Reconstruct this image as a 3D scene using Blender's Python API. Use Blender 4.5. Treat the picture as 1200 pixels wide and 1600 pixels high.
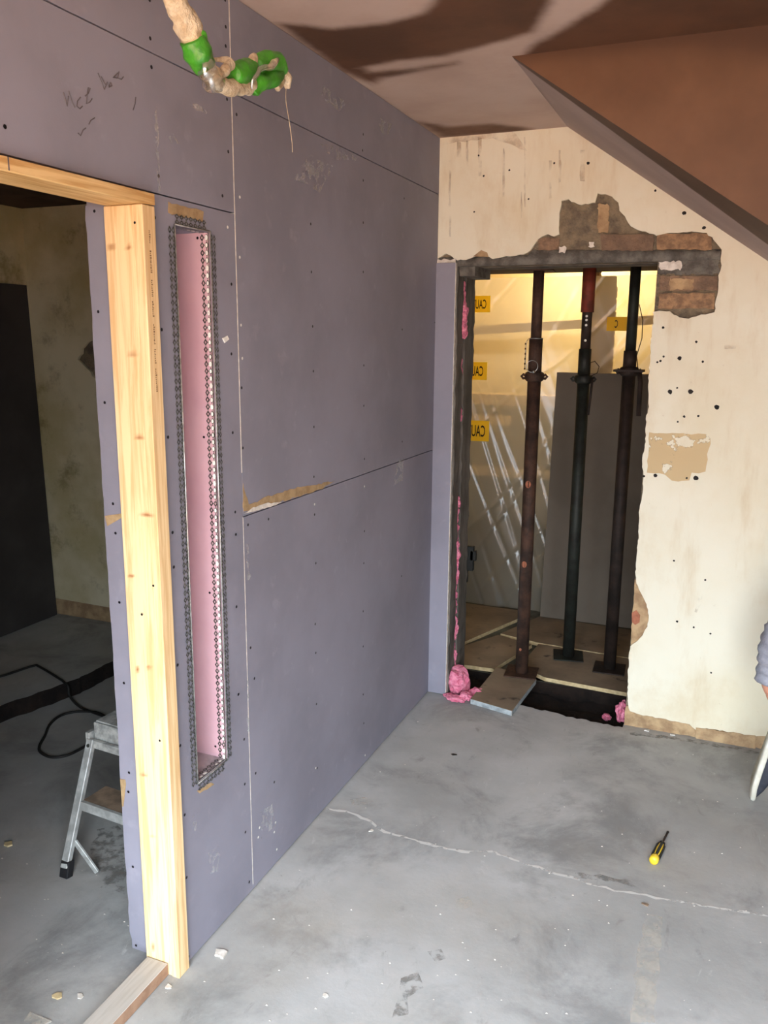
import bpy, bmesh, math, random
import numpy as np
from mathutils import Vector, Matrix, noise
from mathutils.geometry import tessellate_polygon

random.seed(7)
for o in list(bpy.data.objects):
    bpy.data.objects.remove(o)
SC = bpy.context.scene
COL = SC.collection

# ------------------------------------------------------------------ camera
FPX, YAW, PITCH, ROLL = 1300.4, 0.392424, 0.204646, 0.007857
CAM = Vector((1.1848, 0.0, 1.6))
_cy, _sy = math.cos(YAW), math.sin(YAW)
_cp, _sp = math.cos(PITCH), math.sin(PITCH)
_cr, _sr = math.cos(ROLL), math.sin(ROLL)
_right = Vector((_cy, _sy, 0)); _fw0 = Vector((-_sy, _cy, 0)); _up0 = Vector((0, 0, 1))
FWD = _cp * _fw0 - _sp * _up0
_u2 = _sp * _fw0 + _cp * _up0
RIGHT = _cr * _right + _sr * _u2
UP = -_sr * _right + _cr * _u2
cd = bpy.data.cameras.new('camera')
cam = bpy.data.objects.new('camera', cd); COL.objects.link(cam)
m = Matrix((RIGHT, UP, -FWD)).transposed().to_4x4(); m.translation = CAM
cam.matrix_world = m
cd.sensor_fit = 'VERTICAL'; cd.sensor_height = 36.0; cd.lens = FPX / 1600 * 36.0
cd.clip_start = 0.02
SC.camera = cam

# ------------------------------------------------------------------ light
SC.view_settings.view_transform = 'Standard'
SC.view_settings.look = 'None'
SC.view_settings.gamma = 1.0
SC.view_settings.use_curve_mapping = False
SC.view_settings.exposure = 2.32
w = bpy.data.worlds.new('overcast_sky'); SC.world = w; w.use_nodes = True
bg = w.node_tree.nodes['Background']
bg.inputs[0].default_value = (0.80, 0.90, 1.0, 1)
# overcast sky: three times brighter overhead than at the horizon
_n = w.node_tree.nodes; _l = w.node_tree.links
_tc = _n.new('ShaderNodeTexCoord'); _sx = _n.new('ShaderNodeSeparateXYZ'); _l.new(_tc.outputs['Generated'], _sx.inputs[0])
_mr = _n.new('ShaderNodeMapRange'); _l.new(_sx.outputs[2], _mr.inputs[0])
_mr.inputs[1].default_value = 0; _mr.inputs[2].default_value = 1; _mr.inputs[3].default_value = 1.5; _mr.inputs[4].default_value = 10.5
_l.new(_mr.outputs[0], bg.inputs[1])
# room size: left wall x=0, back wall y=D, ceiling z=H, rear wall with wide patio opening behind the camera
D, H = 3.426, 2.402
RX0, RX1, RY0 = -2.25, 4.4, -0.7
OPX0, OPX1, OPZ1 = 0.1, 2.5, 2.1
pl = bpy.data.lights.new('patio_daylight', 'AREA'); pl.shape = 'RECTANGLE'
pl.size = OPX1 - OPX0; pl.size_y = OPZ1
pl.cycles.is_portal = True
plo = bpy.data.objects.new('patio_daylight', pl); COL.objects.link(plo)
plo.location = ((OPX0 + OPX1) / 2, RY0 - 0.12, OPZ1 / 2)
plo.rotation_euler = (math.radians(90), 0, 0)   # emits towards +y

# ------------------------------------------------------------------ helpers: points on the planes of the room
def ray(px, py):
    return (px - 600) / FPX * RIGHT - (py - 800) / FPX * UP + FWD
def on(px, py, ax, v):
    d = ray(px, py); t = (v - CAM[ax]) / d[ax]
    return CAM + t * d
def onL(px, py, x=0.0): return on(px, py, 0, x)
def onB(px, py, y=D): return on(px, py, 1, y)
def onF(px, py, z=0.0): return on(px, py, 2, z)

# ------------------------------------------------------------------ helpers: objects
def tag(o, label=None, cat=None, group=None, kind=None):
    if label: o['label'] = label
    if cat: o['category'] = cat
    if group: o['group'] = group
    if kind: o['kind'] = kind
    return o
def empty(name, loc, label, cat, group=None):
    o = bpy.data.objects.new(name, None); COL.objects.link(o); o.location = loc
    o.empty_display_size = 0.05
    return tag(o, label, cat, group)
def base_of(o):
    m = Matrix.Translation(o.location)
    return m
def link(name, me, mats, parent=None, smooth=False):
    o = bpy.data.objects.new(name, me); COL.objects.link(o)
    if not isinstance(mats, (list, tuple)): mats = [mats]
    for k in mats: me.materials.append(k)
    if parent is not None:
        o.parent = parent
        if parent.parent is not None:
            mw = Matrix.Translation(parent.parent.location) if parent.parent.type == 'EMPTY' else Matrix.Identity(4)
        else:
            mw = Matrix.Translation(parent.location)
        o.matrix_parent_inverse = mw.inverted() if parent.type == 'EMPTY' else Matrix.Identity(4)
    if smooth:
        me.polygons.foreach_set('use_smooth', [True] * len(me.polygons))
    return o

def flat_face(L, fn, t):
    tris = tessellate_polygon([[Vector((p[0], p[1], 0)) for p in L]])
    me = bpy.data.meshes.new('flat'); me.from_pydata([tuple(fn(p[0], p[1], t)) for p in L], [], [tuple(x) for x in tris]); return me

class MB:
    """collects vertices (world metres) and faces of one mesh"""
    def __init__(s): s.v = []; s.f = []; s.m = []
    def add(s, vs, fs, mi=0):
        b = len(s.v); s.v += [tuple(p) for p in vs]
        for f in fs: s.f.append(tuple(b + i for i in f)); s.m.append(mi)
        return s
    def box(s, a, b, mi=0, frame=None):
        x0, y0, z0 = a; x1, y1, z1 = b
        vs = [Vector(p) for p in ((x0,y0,z0),(x1,y0,z0),(x1,y1,z0),(x0,y1,z0),(x0,y0,z1),(x1,y0,z1),(x1,y1,z1),(x0,y1,z1))]
        if frame: vs = [frame @ p for p in vs]
        return s.add(vs, [(0,3,2,1),(4,5,6,7),(0,1,5,4),(1,2,6,5),(2,3,7,6),(3,0,4,7)], mi)
    def bar(s, p, q, w, t, mi=0, ref=Vector((0,0,1))):
        p, q = Vector(p), Vector(q); d = (q - p); L = d.length; d.normalize()
        if abs(d.dot(ref)) > .97: ref = Vector((0,1,0))
        a = d.cross(ref).normalized(); b = a.cross(d).normalized()
        f = Matrix((a, b, d)).transposed().to_4x4(); f.translation = p
        return s.box((-w/2, -t/2, 0), (w/2, t/2, L), mi, f)
    def tube(s, pts, r, n=12, cap=True, mi=0):
        pts = [Vector(p) for p in pts]
        rs = r if isinstance(r, (list, tuple)) else [r] * len(pts)
        b = len(s.v); prev = None
        for i, p in enumerate(pts):
            d = (pts[min(i+1, len(pts)-1)] - pts[max(i-1, 0)])
            if d.length < 1e-9: d = Vector((0,0,1))
            d.normalize()
            if prev is None:
                ref = Vector((0,0,1)) if abs(d.z) < .9 else Vector((1,0,0))
                a = d.cross(ref).normalized()
            else:
                a = (prev - d * prev.dot(d)).normalized()
            prev = a; c = d.cross(a)
            for k in range(n):
                t = 2*math.pi*k/n
                s.v.append(tuple(p + rs[i]*(math.cos(t)*a + math.sin(t)*c)))
        for i in range(len(pts)-1):
            for k in range(n):
                s.f.append((b+i*n+k, b+i*n+(k+1)%n, b+(i+1)*n+(k+1)%n, b+(i+1)*n+k)); s.m.append(mi)
        if cap:
            s.f.append(tuple(b+k for k in reversed(range(n)))); s.m.append(mi)
            e = b+(len(pts)-1)*n
            s.f.append(tuple(e+k for k in range(n))); s.m.append(mi)
        return s
    def prism(s, loops, fn, t0, t1, mi=0, side=None):
        """loops: list of 2D polygons (first outer, rest holes); fn(a,b,t)->3D; extruded from t0 to t1"""
        side = mi if side is None else side
        flat = [p for L in loops for p in L]
        tris = tessellate_polygon([[Vector((p[0], p[1], 0)) for p in L] for L in loops])
        b = len(s.v); n = len(flat)
        s.v += [tuple(fn(p[0], p[1], t0)) for p in flat] + [tuple(fn(p[0], p[1], t1)) for p in flat]
        for t in tris:
            s.f.append(tuple(b+i for i in t)); s.m.append(mi)
            s.f.append(tuple(b+n+i for i in reversed(t))); s.m.append(mi)
        k = 0
        for L in loops:
            for i in range(len(L)):
                j = (i+1) % len(L)
                s.f.append((b+k+i, b+k+j, b+n+k+j, b+n+k+i)); s.m.append(side)
            k += len(L)
        return s
    def mesh(s, name, fix=True):
        me = bpy.data.meshes.new(name); me.from_pydata(s.v, [], s.f)
        me.polygons.foreach_set('material_index', s.m)
        if fix:
            bm = bmesh.new(); bm.from_mesh(me)
            bmesh.ops.recalc_face_normals(bm, faces=bm.faces); bm.to_mesh(me); bm.free()
        me.update(); return me
    def build(s, name, mats, parent=None, smooth=False, bevel=0):
        me = s.mesh(name)
        if bevel:
            bm = bmesh.new(); bm.from_mesh(me)
            bmesh.ops.bevel(bm, geom=list(bm.edges), offset=bevel, segments=1, affect='EDGES', clamp_overlap=True)
            bm.to_mesh(me); bm.free()
        return link(name, me, mats, parent, smooth)

XY = lambda a, b, t: (a, b, t)
XZ = lambda a, b, t: (a, t, b)
YZ = lambda a, b, t: (t, a, b)

def rough_loop(pts, step=0.012, amp=0.004, seed=0, closed=True):
    """resample a 2D polyline and make it ragged"""
    out = []; rnd = random.Random(seed); n = len(pts)
    for i in range(n if closed else n-1):
        a = Vector(pts[i]); b = Vector(pts[(i+1) % n]); L = (b-a).length
        k = max(1, int(L/step))
        for j in range(k):
            p = a.lerp(b, j/k)
            if j or True: p = p + Vector((rnd.uniform(-amp, amp), rnd.uniform(-amp, amp)))
            out.append((p.x, p.y))
    if not closed: out.append(tuple(pts[-1]))
    return out

def sdf(P, poly):
    """signed distance of Nx2 points to polygon, negative inside"""
    P = np.asarray(P, float); poly = np.asarray(poly, float); n = len(poly)
    d = np.full(len(P), 1e9); ins = np.zeros(len(P), bool)
    for i in range(n):
        a, b = poly[i], poly[(i+1) % n]; e = b-a
        t = np.clip(((P-a) @ e) / max(e @ e, 1e-12), 0, 1)
        d = np.minimum(d, np.linalg.norm(P-(a+t[:, None]*e), axis=1))
        c = (a[1] > P[:, 1]) != (b[1] > P[:, 1])
        with np.errstate(divide='ignore', invalid='ignore'):
            xx = (b[0]-a[0])*(P[:, 1]-a[1])/((b[1]-a[1]) if b[1] != a[1] else 1e-12)+a[0]
        ins ^= c & (P[:, 0] < xx)
    return np.where(ins, -d, d)
def smooth_in(d, soft): 
    t = np.clip(.5-d/(2*soft), 0, 1); return t*t*(3-2*t)
def set_attr(me, name, vals):
    a = me.attributes.new(name, 'FLOAT', 'POINT'); a.data.foreach_set('value', np.asarray(vals, dtype=np.float32))
def verts_np(me):
    c = np.empty(len(me.vertices)*3); me.vertices.foreach_get('co', c); return c.reshape(-1, 3)
def grid(o, u, v, nu, nv):
    o, u, v = Vector(o), Vector(u), Vector(v)
    vs = [tuple(o + u*(i/nu) + v*(j/nv)) for j in range(nv+1) for i in range(nu+1)]
    fs = [(j*(nu+1)+i, j*(nu+1)+i+1, (j+1)*(nu+1)+i+1, (j+1)*(nu+1)+i) for j in range(nv) for i in range(nu)]
    me = bpy.data.meshes.new('g'); me.from_pydata(vs, [], fs); return me

# ------------------------------------------------------------------ materials
def lin(r, g, b):
    f = lambda c: (c/255/12.92) if c/255 <= .04045 else ((c/255+.055)/1.055)**2.4
    return (f(r), f(g), f(b), 1)
class NT:
    def __init__(s, name):
        s.m = bpy.data.materials.new(name); s.m.use_nodes = True; s.t = s.m.node_tree
        s.b = s.t.nodes['Principled BSDF']; s.out = s.t.nodes['Material Output']
        s.tc = s.t.nodes.new('ShaderNodeTexCoord').outputs['Object']
    def n(s, typ, **kw):
        x = s.t.nodes.new(typ)
        for k, v in kw.items(): setattr(x, k, v)
        return x
    def l(s, a, b): s.t.links.new(a, b)
    def map(s, scale=(1,1,1), loc=(0,0,0), rot=(0,0,0)):
        x = s.n('ShaderNodeMapping'); s.l(s.tc, x.inputs[0])
        x.inputs['Location'].default_value = loc; x.inputs['Rotation'].default_value = rot; x.inputs['Scale'].default_value = scale
        return x.outputs[0]
    def noise(s, scale, detail=6, rough=.6, vec=None, dist=0):
        x = s.n('ShaderNodeTexNoise'); s.l(vec or s.tc, x.inputs['Vector'])
        x.inputs['Scale'].default_value = scale; x.inputs['Detail'].default_value = detail
        x.inputs['Roughness'].default_value = rough; x.inputs['Distortion'].default_value = dist
        return x.outputs['Fac']
    def ramp(s, fac, lo, hi, a=0.0, b=1.0):
        x = s.n('ShaderNodeMapRange'); x.interpolation_type = 'SMOOTHSTEP'
        s.l(fac, x.inputs[0]); x.inputs[1].default_value = lo; x.inputs[2].default_value = hi
        x.inputs[3].default_value = a; x.inputs[4].default_value = b
        return x.outputs[0]
    def mix(s, fac, a, b):
        x = s.n('ShaderNodeMix', data_type='RGBA')
        for sock, v in ((x.inputs[0], fac), (x.inputs[6], a), (x.inputs[7], b)):
            if hasattr(v, 'links'): s.l(v, sock)
            else: sock.default_value = v
        return x.outputs[2]
    def math(s, op, a, b=0.0):
        x = s.n('ShaderNodeMath', operation=op)
        for sock, v in ((x.inputs[0], a), (x.inputs[1], b)):
            if hasattr(v, 'links'): s.l(v, sock)
            else: sock.default_value = v
        return x.outputs[0]
    def attr(s, name):
        x = s.n('ShaderNodeAttribute'); x.attribute_name = name; return x.outputs['Fac']
    def rand(s):
        return s.n('ShaderNodeObjectInfo').outputs['Random']
    def bump(s, h, strength=.3, dist=.01):
        x = s.n('ShaderNodeBump'); x.inputs['Strength'].default_value = strength; x.inputs['Distance'].default_value = dist
        s.l(h, x.inputs['Height']); s.l(x.outputs[0], s.b.inputs['Normal'])
    def done(s, col, rough=.85, metal=0.0, spec=.3):
        if hasattr(col, 'links'): s.l(col, s.b.inputs['Base Color'])
        else: s.b.inputs['Base Color'].default_value = col
        if hasattr(rough, 'links'): s.l(rough, s.b.inputs['Roughness'])
        else: s.b.inputs['Roughness'].default_value = rough
        s.b.inputs['Metallic'].default_value = metal
        s.b.inputs['Specular IOR Level'].default_value = spec
        return s.m

def simple(name, c1, c2=None, scale=8, rough=.85, metal=0, bump=0, bscale=80, lo=.35, hi=.65, spec=.3, vec=None, vary=0):
    t = NT(name); c2 = c2 or tuple(x*.75 for x in c1[:3])+(1,)
    v = t.map(vec) if vec else None
    col = t.mix(t.ramp(t.noise(scale, vec=v), lo, hi), c1, c2)
    if vary:
        col = t.mix(t.math('MULTIPLY', t.rand(), vary), col, c2)
    if bump: t.bump(t.noise(bscale, 4, vec=v), bump)
    return t.done(col, rough, metal, spec)

MAT = {}
def lilac():
    t = NT('lilac_plasterboard')
    base = t.mix(t.ramp(t.noise(2.2, 5), .35, .7), lin(140, 138, 150), lin(127, 125, 136))
    base = t.mix(t.ramp(t.noise(14, 6), .58, .75, 0, .35), base, lin(158, 155, 166))
    scuff = t.ramp(t.noise(26, 7, .7, t.map((1, 1, .35))), .69, .76, 0, .45)
    base = t.mix(scuff, base, lin(205, 202, 205))
    t.bump(t.noise(240, 3), .04)
    return t.done(base, .72, 0, .35)
MAT['lilac'] = lilac()
MAT['pink'] = simple('pink_plasterboard', lin(208, 170, 178), lin(198, 158, 168), 3, .75, bump=.03, bscale=200)
MAT['sill'] = simple('dusty_niche_sill', lin(178, 168, 170), lin(150, 140, 142), 14, .9)
MAT['gypsum'] = simple('white_gypsum', lin(228, 222, 212), lin(200, 192, 180), 40, .9, bump=.2)
MAT['tanpaper'] = simple('torn_tan_paper', lin(176, 150, 112), lin(150, 124, 90), 30, .9, bump=.15)
MAT['dark'] = simple('dark_gap', lin(46, 42, 40), lin(30, 28, 27), 20, .9)
MAT['screw'] = simple('black_screw', lin(30, 29, 32), lin(18, 18, 20), 60, .5, metal=.3)
MAT['pencil'] = simple('graphite', lin(100, 94, 98), lin(88, 83, 87), 60, .6)
def cream():
    t = NT('old_cream_plaster')
    c = t.mix(t.ramp(t.noise(1.6, 6), .35, .7), lin(228, 224, 204), lin(220, 211, 184))
    c = t.mix(t.ramp(t.noise(7, 7, .65, t.map((1, 1, .22))), .50, .75, 0, .55), c, lin(198, 176, 138))
    c = t.mix(t.ramp(t.noise(3.2, 8, .7, t.map((1, 1, .7), (4, 0, 2))), .50, .72, 0, .45), c, lin(206, 186, 150))
    c = t.mix(t.ramp(t.noise(45, 5), .68, .80, 0, .6), c, lin(178, 160, 136))
    t.bump(t.noise(30, 8, .6), .10)
    return t.done(c, .8, 0, .3)
MAT['cream'] = cream()
def stained_cream():
    t = NT('stained_yellow_plaster')
    c = t.mix(t.ramp(t.noise(2.2, 6), .35, .65), lin(224, 214, 182), lin(196, 184, 140))
    c = t.mix(t.ramp(t.noise(5, 7, .7), .52, .72, 0, .7), c, lin(132, 118, 78))
    t.bump(t.noise(30, 8), .12)
    return t.done(c, .85)
MAT['stained'] = stained_cream()
MAT['render'] = simple('grey_brown_render', lin(136, 122, 100), lin(104, 94, 80), 22, .95, bump=.9, bscale=60)
MAT['lintel'] = simple('grey_concrete_lintel', lin(118, 114, 106), lin(84, 80, 74), 20, .95, bump=.7, bscale=50)
MAT['jamb'] = simple('dusty_grey_blockwork', lin(112, 106, 98), lin(82, 78, 72), 14, .95, bump=.6, bscale=40, vec=(1,1,.3))
MAT['brick'] = simple('old_brown_brick', lin(152, 124, 100), lin(116, 96, 80), 22, .95, bump=.8, bscale=70, vary=.6)
MAT['brick2'] = simple('yellowish_brown_brick', lin(172, 138, 104), lin(130, 104, 82), 30, .95, bump=.8, bscale=70)
MAT['tanrender'] = simple('tan_bare_render', lin(186, 158, 120), lin(150, 122, 92), 16, .95, bump=.6, bscale=50)
MAT['redbrick'] = simple('reddish_brick_spot', lin(176, 112, 86), lin(150, 96, 74), 30, .95, bump=.4)
def concrete():
    t = NT('grey_concrete_floor')
    c = t.mix(t.ramp(t.noise(1.1, 8, .6), .32, .68), lin(186, 186, 184), lin(152, 152, 149))
    c = t.mix(t.ramp(t.noise(2.6, 9, .68, t.map((1, 1, 1), (7, 3, 0)), .4), .46, .68, 0, .75), c, lin(124, 124, 122))
    c = t.mix(t.ramp(t.noise(.8, 6, .6, t.map((1, 1, 1), (2, 9, 0))), .48, .75, 0, .55), c, lin(168, 158, 142))
    c = t.mix(t.ramp(t.noise(11, 8, .7, t.map((1, .45, 1), (3, 4, 0), (0, 0, .5)), 1.0), .60, .74, 0, .5), c, lin(112, 110, 106))
    c = t.mix(t.ramp(t.noise(16, 8, .7, t.map((1, .4, 1), (9, 4, 0), (0, 0, .3)), 1.0), .62, .74, 0, .5), c, lin(206, 206, 204))
    c = t.mix(t.ramp(t.noise(90, 4, .6), .68, .74, 0, .5), c, lin(214, 214, 212))
    c = t.mix(t.ramp(t.noise(38, 5, .6, t.map((1, 1, 1), (5, 1, 0))), .68, .77, 0, .6), c, lin(98, 96, 94))
    t.bump(t.noise(7, 9, .68), .16, .012)
    return t.done(c, t.ramp(t.noise(4, 5), .3, .7, .55, .8), 0, .35)
MAT['concrete'] = concrete()
def overlay(name, col, scale=18, lo=.42, hi=.56, amount=1.0):
    t = NT(name); m = t.done(col, .85)
    tr = t.n('ShaderNodeBsdfTransparent'); mx = t.n('ShaderNodeMixShader')
    t.l(t.ramp(t.noise(scale, 6), lo, hi, 0, amount), mx.inputs[0])
    t.l(tr.outputs[0], mx.inputs[1]); t.l(t.b.outputs[0], mx.inputs[2]); t.l(mx.outputs[0], t.out.inputs[0])
    return m
MAT['palepatch'] = overlay('pale_dried_screed', lin(206, 200, 188), 14, .3, .62, .55)
MAT['crack'] = overlay('white_crack_filler', lin(214, 212, 206), 24, .36, .5, .9)
MAT['darkcrack'] = overlay('dark_floor_chip', lin(132, 129, 123), 30, .42, .62, .6)
MAT['smear'] = overlay('thin_white_scuff', lin(200, 198, 198), 30, .45, .62, .5)
MAT['brownstain'] = overlay('brown_water_stain', lin(204, 166, 130), 12, .40, .68, .38)
MAT['papers'] = overlay('tan_wallpaper_scar', lin(206, 182, 140), 16, .40, .44, .92)
def ceiling_mat(name, dry, dry2, wet, wet2):
    t = NT(name)
    c = t.mix(t.ramp(t.noise(2, 6), .35, .65), dry, dry2)
    wc = t.mix(t.ramp(t.noise(3, 6), .35, .65), wet, wet2)
    f = t.math('ADD', t.attr('wet'), t.math('MULTIPLY', t.math('SUBTRACT', t.noise(6, 6, .6), .5), .5))
    c = t.mix(t.ramp(f, .22, .82), c, wc)
    t.bump(t.noise(50, 5), .05)
    return t.done(c, .7, 0, .3)
MAT['ceiling'] = ceiling_mat('drying_ceiling_plaster', lin(186, 166, 154), lin(172, 150, 138), lin(96, 66, 48), lin(78, 54, 40))
MAT['soffit'] = ceiling_mat('drying_soffit_plaster', lin(170, 150, 144), lin(156, 138, 132), lin(92, 70, 56), lin(80, 60, 48))
def brownplaster():
    t = NT('fresh_brown_plaster')
    c = t.mix(t.ramp(t.noise(2.5, 5), .35, .65), lin(110, 79, 57), lin(94, 66, 46))
    c = t.mix(t.ramp(t.noise(5, 5, .5, t.map((1, 1, .4))), .5, .7, 0, .5), c, lin(106, 68, 52))
    c = t.mix(t.ramp(t.attr('wet'), .1, .9), c, lin(74, 50, 36))
    t.bump(t.noise(18, 5), .05)
    return t.done(c, .6, 0, .35)
MAT['brownplaster'] = brownplaster()
def timber(name, c1, c2, axis, knot=True, rough=.6, vary=0):
    t = NT(name)
    sc = [22, 22, 22]; sc[axis] = 1.1
    g = t.noise(3.2, 7, .6, t.map(tuple(sc)), .6)
    c = t.mix(t.ramp(g, .38, .64), c1, c2)
    sc2 = [6, 6, 6]; sc2[axis] = .6
    c = t.mix(t.ramp(t.noise(1.6, 3, .5, t.map(tuple(sc2))), .4, .7, 0, .5), c, c2)
    if knot: c = t.mix(t.attr('knot'), c, lin(150, 92, 48))
    if vary: c = t.mix(t.math('MULTIPLY', t.rand(), vary), c, c2)
    t.bump(g, .08, .004)
    return t.done(c, rough, 0, .35)
MAT['pine_z'] = timber('pine_upright', lin(236, 208, 160), lin(214, 176, 124), 2)
MAT['pine_y'] = timber('pine_header', lin(228, 196, 140), lin(190, 146, 88), 1, False)
MAT['pine_floor'] = timber('dusty_sole_plate', lin(186, 180, 172), lin(168, 160, 150), 1, False, .8)
MAT['pine_x'] = timber('pine_batten', lin(214, 184, 130), lin(180, 146, 96), 0, False)
MAT['cutedge'] = simple('raw_timber_side', lin(160, 128, 104), lin(142, 110, 88), 30, .8)
MAT['print'] = simple('timber_ink_print', lin(150, 118, 82), lin(130, 100, 70), 60, .8)
MAT['galv'] = simple('galvanised_steel', lin(112, 112, 104), lin(66, 66, 60), 120, .5, metal=.5, lo=.4, hi=.6)
MAT['galvline'] = simple('bright_galvanised_nose', lin(205, 206, 202), lin(160, 160, 156), 60, .35, metal=.7)
MAT['filler'] = simple('white_filler_dabs', lin(236, 234, 226), lin(214, 212, 204), 60, .8)
MAT['rust'] = simple('rusty_prop_steel', lin(84, 60, 48), lin(52, 40, 34), 14, .7, metal=.35, bump=.2, bscale=120)
MAT['greenblack'] = simple('dark_green_prop_paint', lin(46, 50, 44), lin(34, 32, 28), 10, .55, metal=.3, bump=.15, bscale=100)
MAT['darkprop'] = simple('dark_brown_prop_steel', lin(58, 46, 40), lin(38, 32, 28), 12, .65, metal=.3, bump=.2, bscale=100)
MAT['redpaint'] = simple('dull_red_paint', lin(126, 52, 38), lin(88, 42, 32), 18, .6, bump=.15, bscale=90)
MAT['steel'] = simple('bright_steel', lin(200, 200, 196), lin(150, 150, 148), 40, .3, metal=.9)
MAT['orangerust'] = simple('orange_primer_spot', lin(170, 106, 78), lin(138, 84, 62), 40, .85)
MAT['foam'] = simple('pink_insulation_foam', lin(238, 150, 172), lin(214, 110, 138), 60, .95, bump=.9, bscale=120)
def ply():
    t = NT('dirty_plywood')
    c = t.mix(t.ramp(t.noise(3, 6), .35, .65), lin(150, 134, 112), lin(120, 106, 90))
    c = t.mix(t.ramp(t.noise(8, 5, .6), .60, .70, 0, .9), c, lin(52, 46, 42))
    c = t.mix(t.math('MULTIPLY', t.rand(), .4), c, lin(108, 92, 76))
    return t.done(c, .8)
MAT['ply'] = ply()
MAT['plyedge'] = simple('pale_ply_edge', lin(214, 194, 150), lin(188, 166, 124), 40, .85)
MAT['foil'] = simple('grey_board_edge', lin(168, 176, 178), lin(130, 138, 140), 30, .6)
MAT['subfloor'] = simple('grey_green_subfloor', lin(96, 98, 90), lin(70, 70, 64), 8, .95)
MAT['soil'] = simple('dark_soil', lin(38, 29, 24), lin(22, 17, 15), 14, 1.0, bump=.8, bscale=30)
MAT['greyboard'] = simple('dark_grey_board', lin(116, 106, 94), lin(104, 94, 82), 2, .8)
MAT['blackboard'] = simple('charcoal_plasterboard', lin(66, 62, 60), lin(54, 50, 48), 2, .85)
MAT['alu'] = simple('scuffed_aluminium', lin(196, 198, 194), lin(160, 160, 156), 26, .5, metal=.25)
MAT['alupaint'] = simple('plaster_splashed_aluminium', lin(196, 196, 190), lin(146, 146, 142), 34, .7, metal=.15)
MAT['tread'] = simple('worn_brown_tread', lin(150, 128, 106), lin(118, 100, 84), 20, .85)
MAT['rubber'] = simple('black_rubber', lin(34, 34, 36), lin(26, 26, 28), 20, .7)
MAT['cable'] = simple('black_cable_sheath', lin(36, 34, 32), lin(26, 25, 24), 20, .6)
MAT['wrap'] = simple('cream_masking_tape', lin(214, 200, 172), lin(178, 158, 128), 40, .8, bump=.7, bscale=90)
MAT['greentape'] = simple('green_tape', lin(70, 158, 40), lin(46, 116, 26), 18, .35, bump=.25, bscale=60, spec=.5)
MAT['yellow'] = simple('yellow_handle', lin(242, 208, 60), lin(222, 186, 44), 20, .4, spec=.5)
MAT['black'] = simple('black_plastic', lin(30, 31, 28), lin(22, 22, 20), 20, .45)
def tapemat():
    t = NT('yellow_warning_tape'); c = lin(252, 226, 70); t.b.inputs['Base Color'].default_value = c; t.b.inputs['Roughness'].default_value = .5
    tl = t.n('ShaderNodeBsdfTranslucent'); tl.inputs[0].default_value = c; mx = t.n('ShaderNodeMixShader'); mx.inputs[0].default_value = .6
    t.l(t.b.outputs[0], mx.inputs[1]); t.l(tl.outputs[0], mx.inputs[2]); t.l(mx.outputs[0], t.out.inputs[0]); return t.m
MAT['tapeyellow'] = tapemat()
MAT['tapeblack'] = simple('black_tape_lettering', lin(28, 26, 22), lin(22, 20, 18), 10, .5)
MAT['blockwall'] = simple('olive_brown_blockwork', lin(118, 102, 70), lin(92, 78, 52), 9, .95, bump=.5, bscale=30)
MAT['warmwall'] = simple('warm_cream_wall', lin(232, 212, 160), lin(220, 196, 140), 3, .9)
MAT['outdoor'] = simple('trodden_tan_earth', lin(158, 114, 80), lin(136, 98, 68), 2, .95)
MAT['darkceil'] = simple('dark_stained_boards', lin(86, 70, 58), lin(62, 50, 42), 5, .9)
MAT['grime'] = simple('plain_pale_plaster', lin(160, 124, 96), lin(142, 108, 82), 2, .9)
def polythene():
    t = NT('clear_polythene')
    t.b.inputs['Base Color'].default_value = (.9, .88, .8, 1)
    t.b.inputs['Roughness'].default_value = .18
    t.b.inputs['Specular IOR Level'].default_value = .7
    tr = t.n('ShaderNodeBsdfTransparent'); tl = t.n('ShaderNodeBsdfTranslucent'); gl = t.n('ShaderNodeBsdfGlossy')
    tr.inputs[0].default_value = (.96, .94, .88, 1)
    tl.inputs[0].default_value = (.95, .9, .78, 1); gl.inputs['Roughness'].default_value = .24
    m1 = t.n('ShaderNodeMixShader'); m2 = t.n('ShaderNodeMixShader')
    m1.inputs[0].default_value = .34
    df = t.n('ShaderNodeBsdfDiffuse'); df.inputs[0].default_value = (.9, .86, .74, 1); m0 = t.n('ShaderNodeMixShader'); m0.inputs[0].default_value = .4
    t.l(tl.outputs[0], m0.inputs[1]); t.l(df.outputs[0], m0.inputs[2])
    t.l(tr.outputs[0], m1.inputs[1]); t.l(m0.outputs[0], m1.inputs[2])
    lw = t.n('ShaderNodeLayerWeight'); lw.inputs[0].default_value = .35
    t.l(t.ramp(lw.outputs['Fresnel'], 0, 1, .06, .6), m2.inputs[0])
    t.l(m1.outputs[0], m2.inputs[1]); t.l(gl.outputs[0], m2.inputs[2]); t.l(m2.outputs[0], t.out.inputs[0])
    return t.m
MAT['poly'] = polythene()
def clearfilm():
    t = NT('clear_wrap_film')
    tr = t.n('ShaderNodeBsdfTransparent'); gl = t.n('ShaderNodeBsdfGlossy'); gl.inputs['Roughness'].default_value = .2
    mx = t.n('ShaderNodeMixShader'); mx.inputs[0].default_value = .45
    t.l(tr.outputs[0], mx.inputs[1]); t.l(gl.outputs[0], mx.inputs[2]); t.l(mx.outputs[0], t.out.inputs[0])
    return t.m
MAT['film'] = clearfilm()
MAT['sweat'] = simple('grey_sweatshirt', lin(158, 159, 168), lin(138, 139, 148), 30, .95, bump=.3, bscale=200)
MAT['jeans'] = simple('dusty_work_trousers', lin(92, 92, 92), lin(72, 72, 74), 18, .95, bump=.3, bscale=200)
MAT['skin'] = simple('skin', lin(206, 150, 124), lin(190, 130, 106), 8, .55)
MAT['shoe'] = simple('dark_grey_trainer', lin(60, 62, 70), lin(42, 44, 52), 16, .8)
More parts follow.
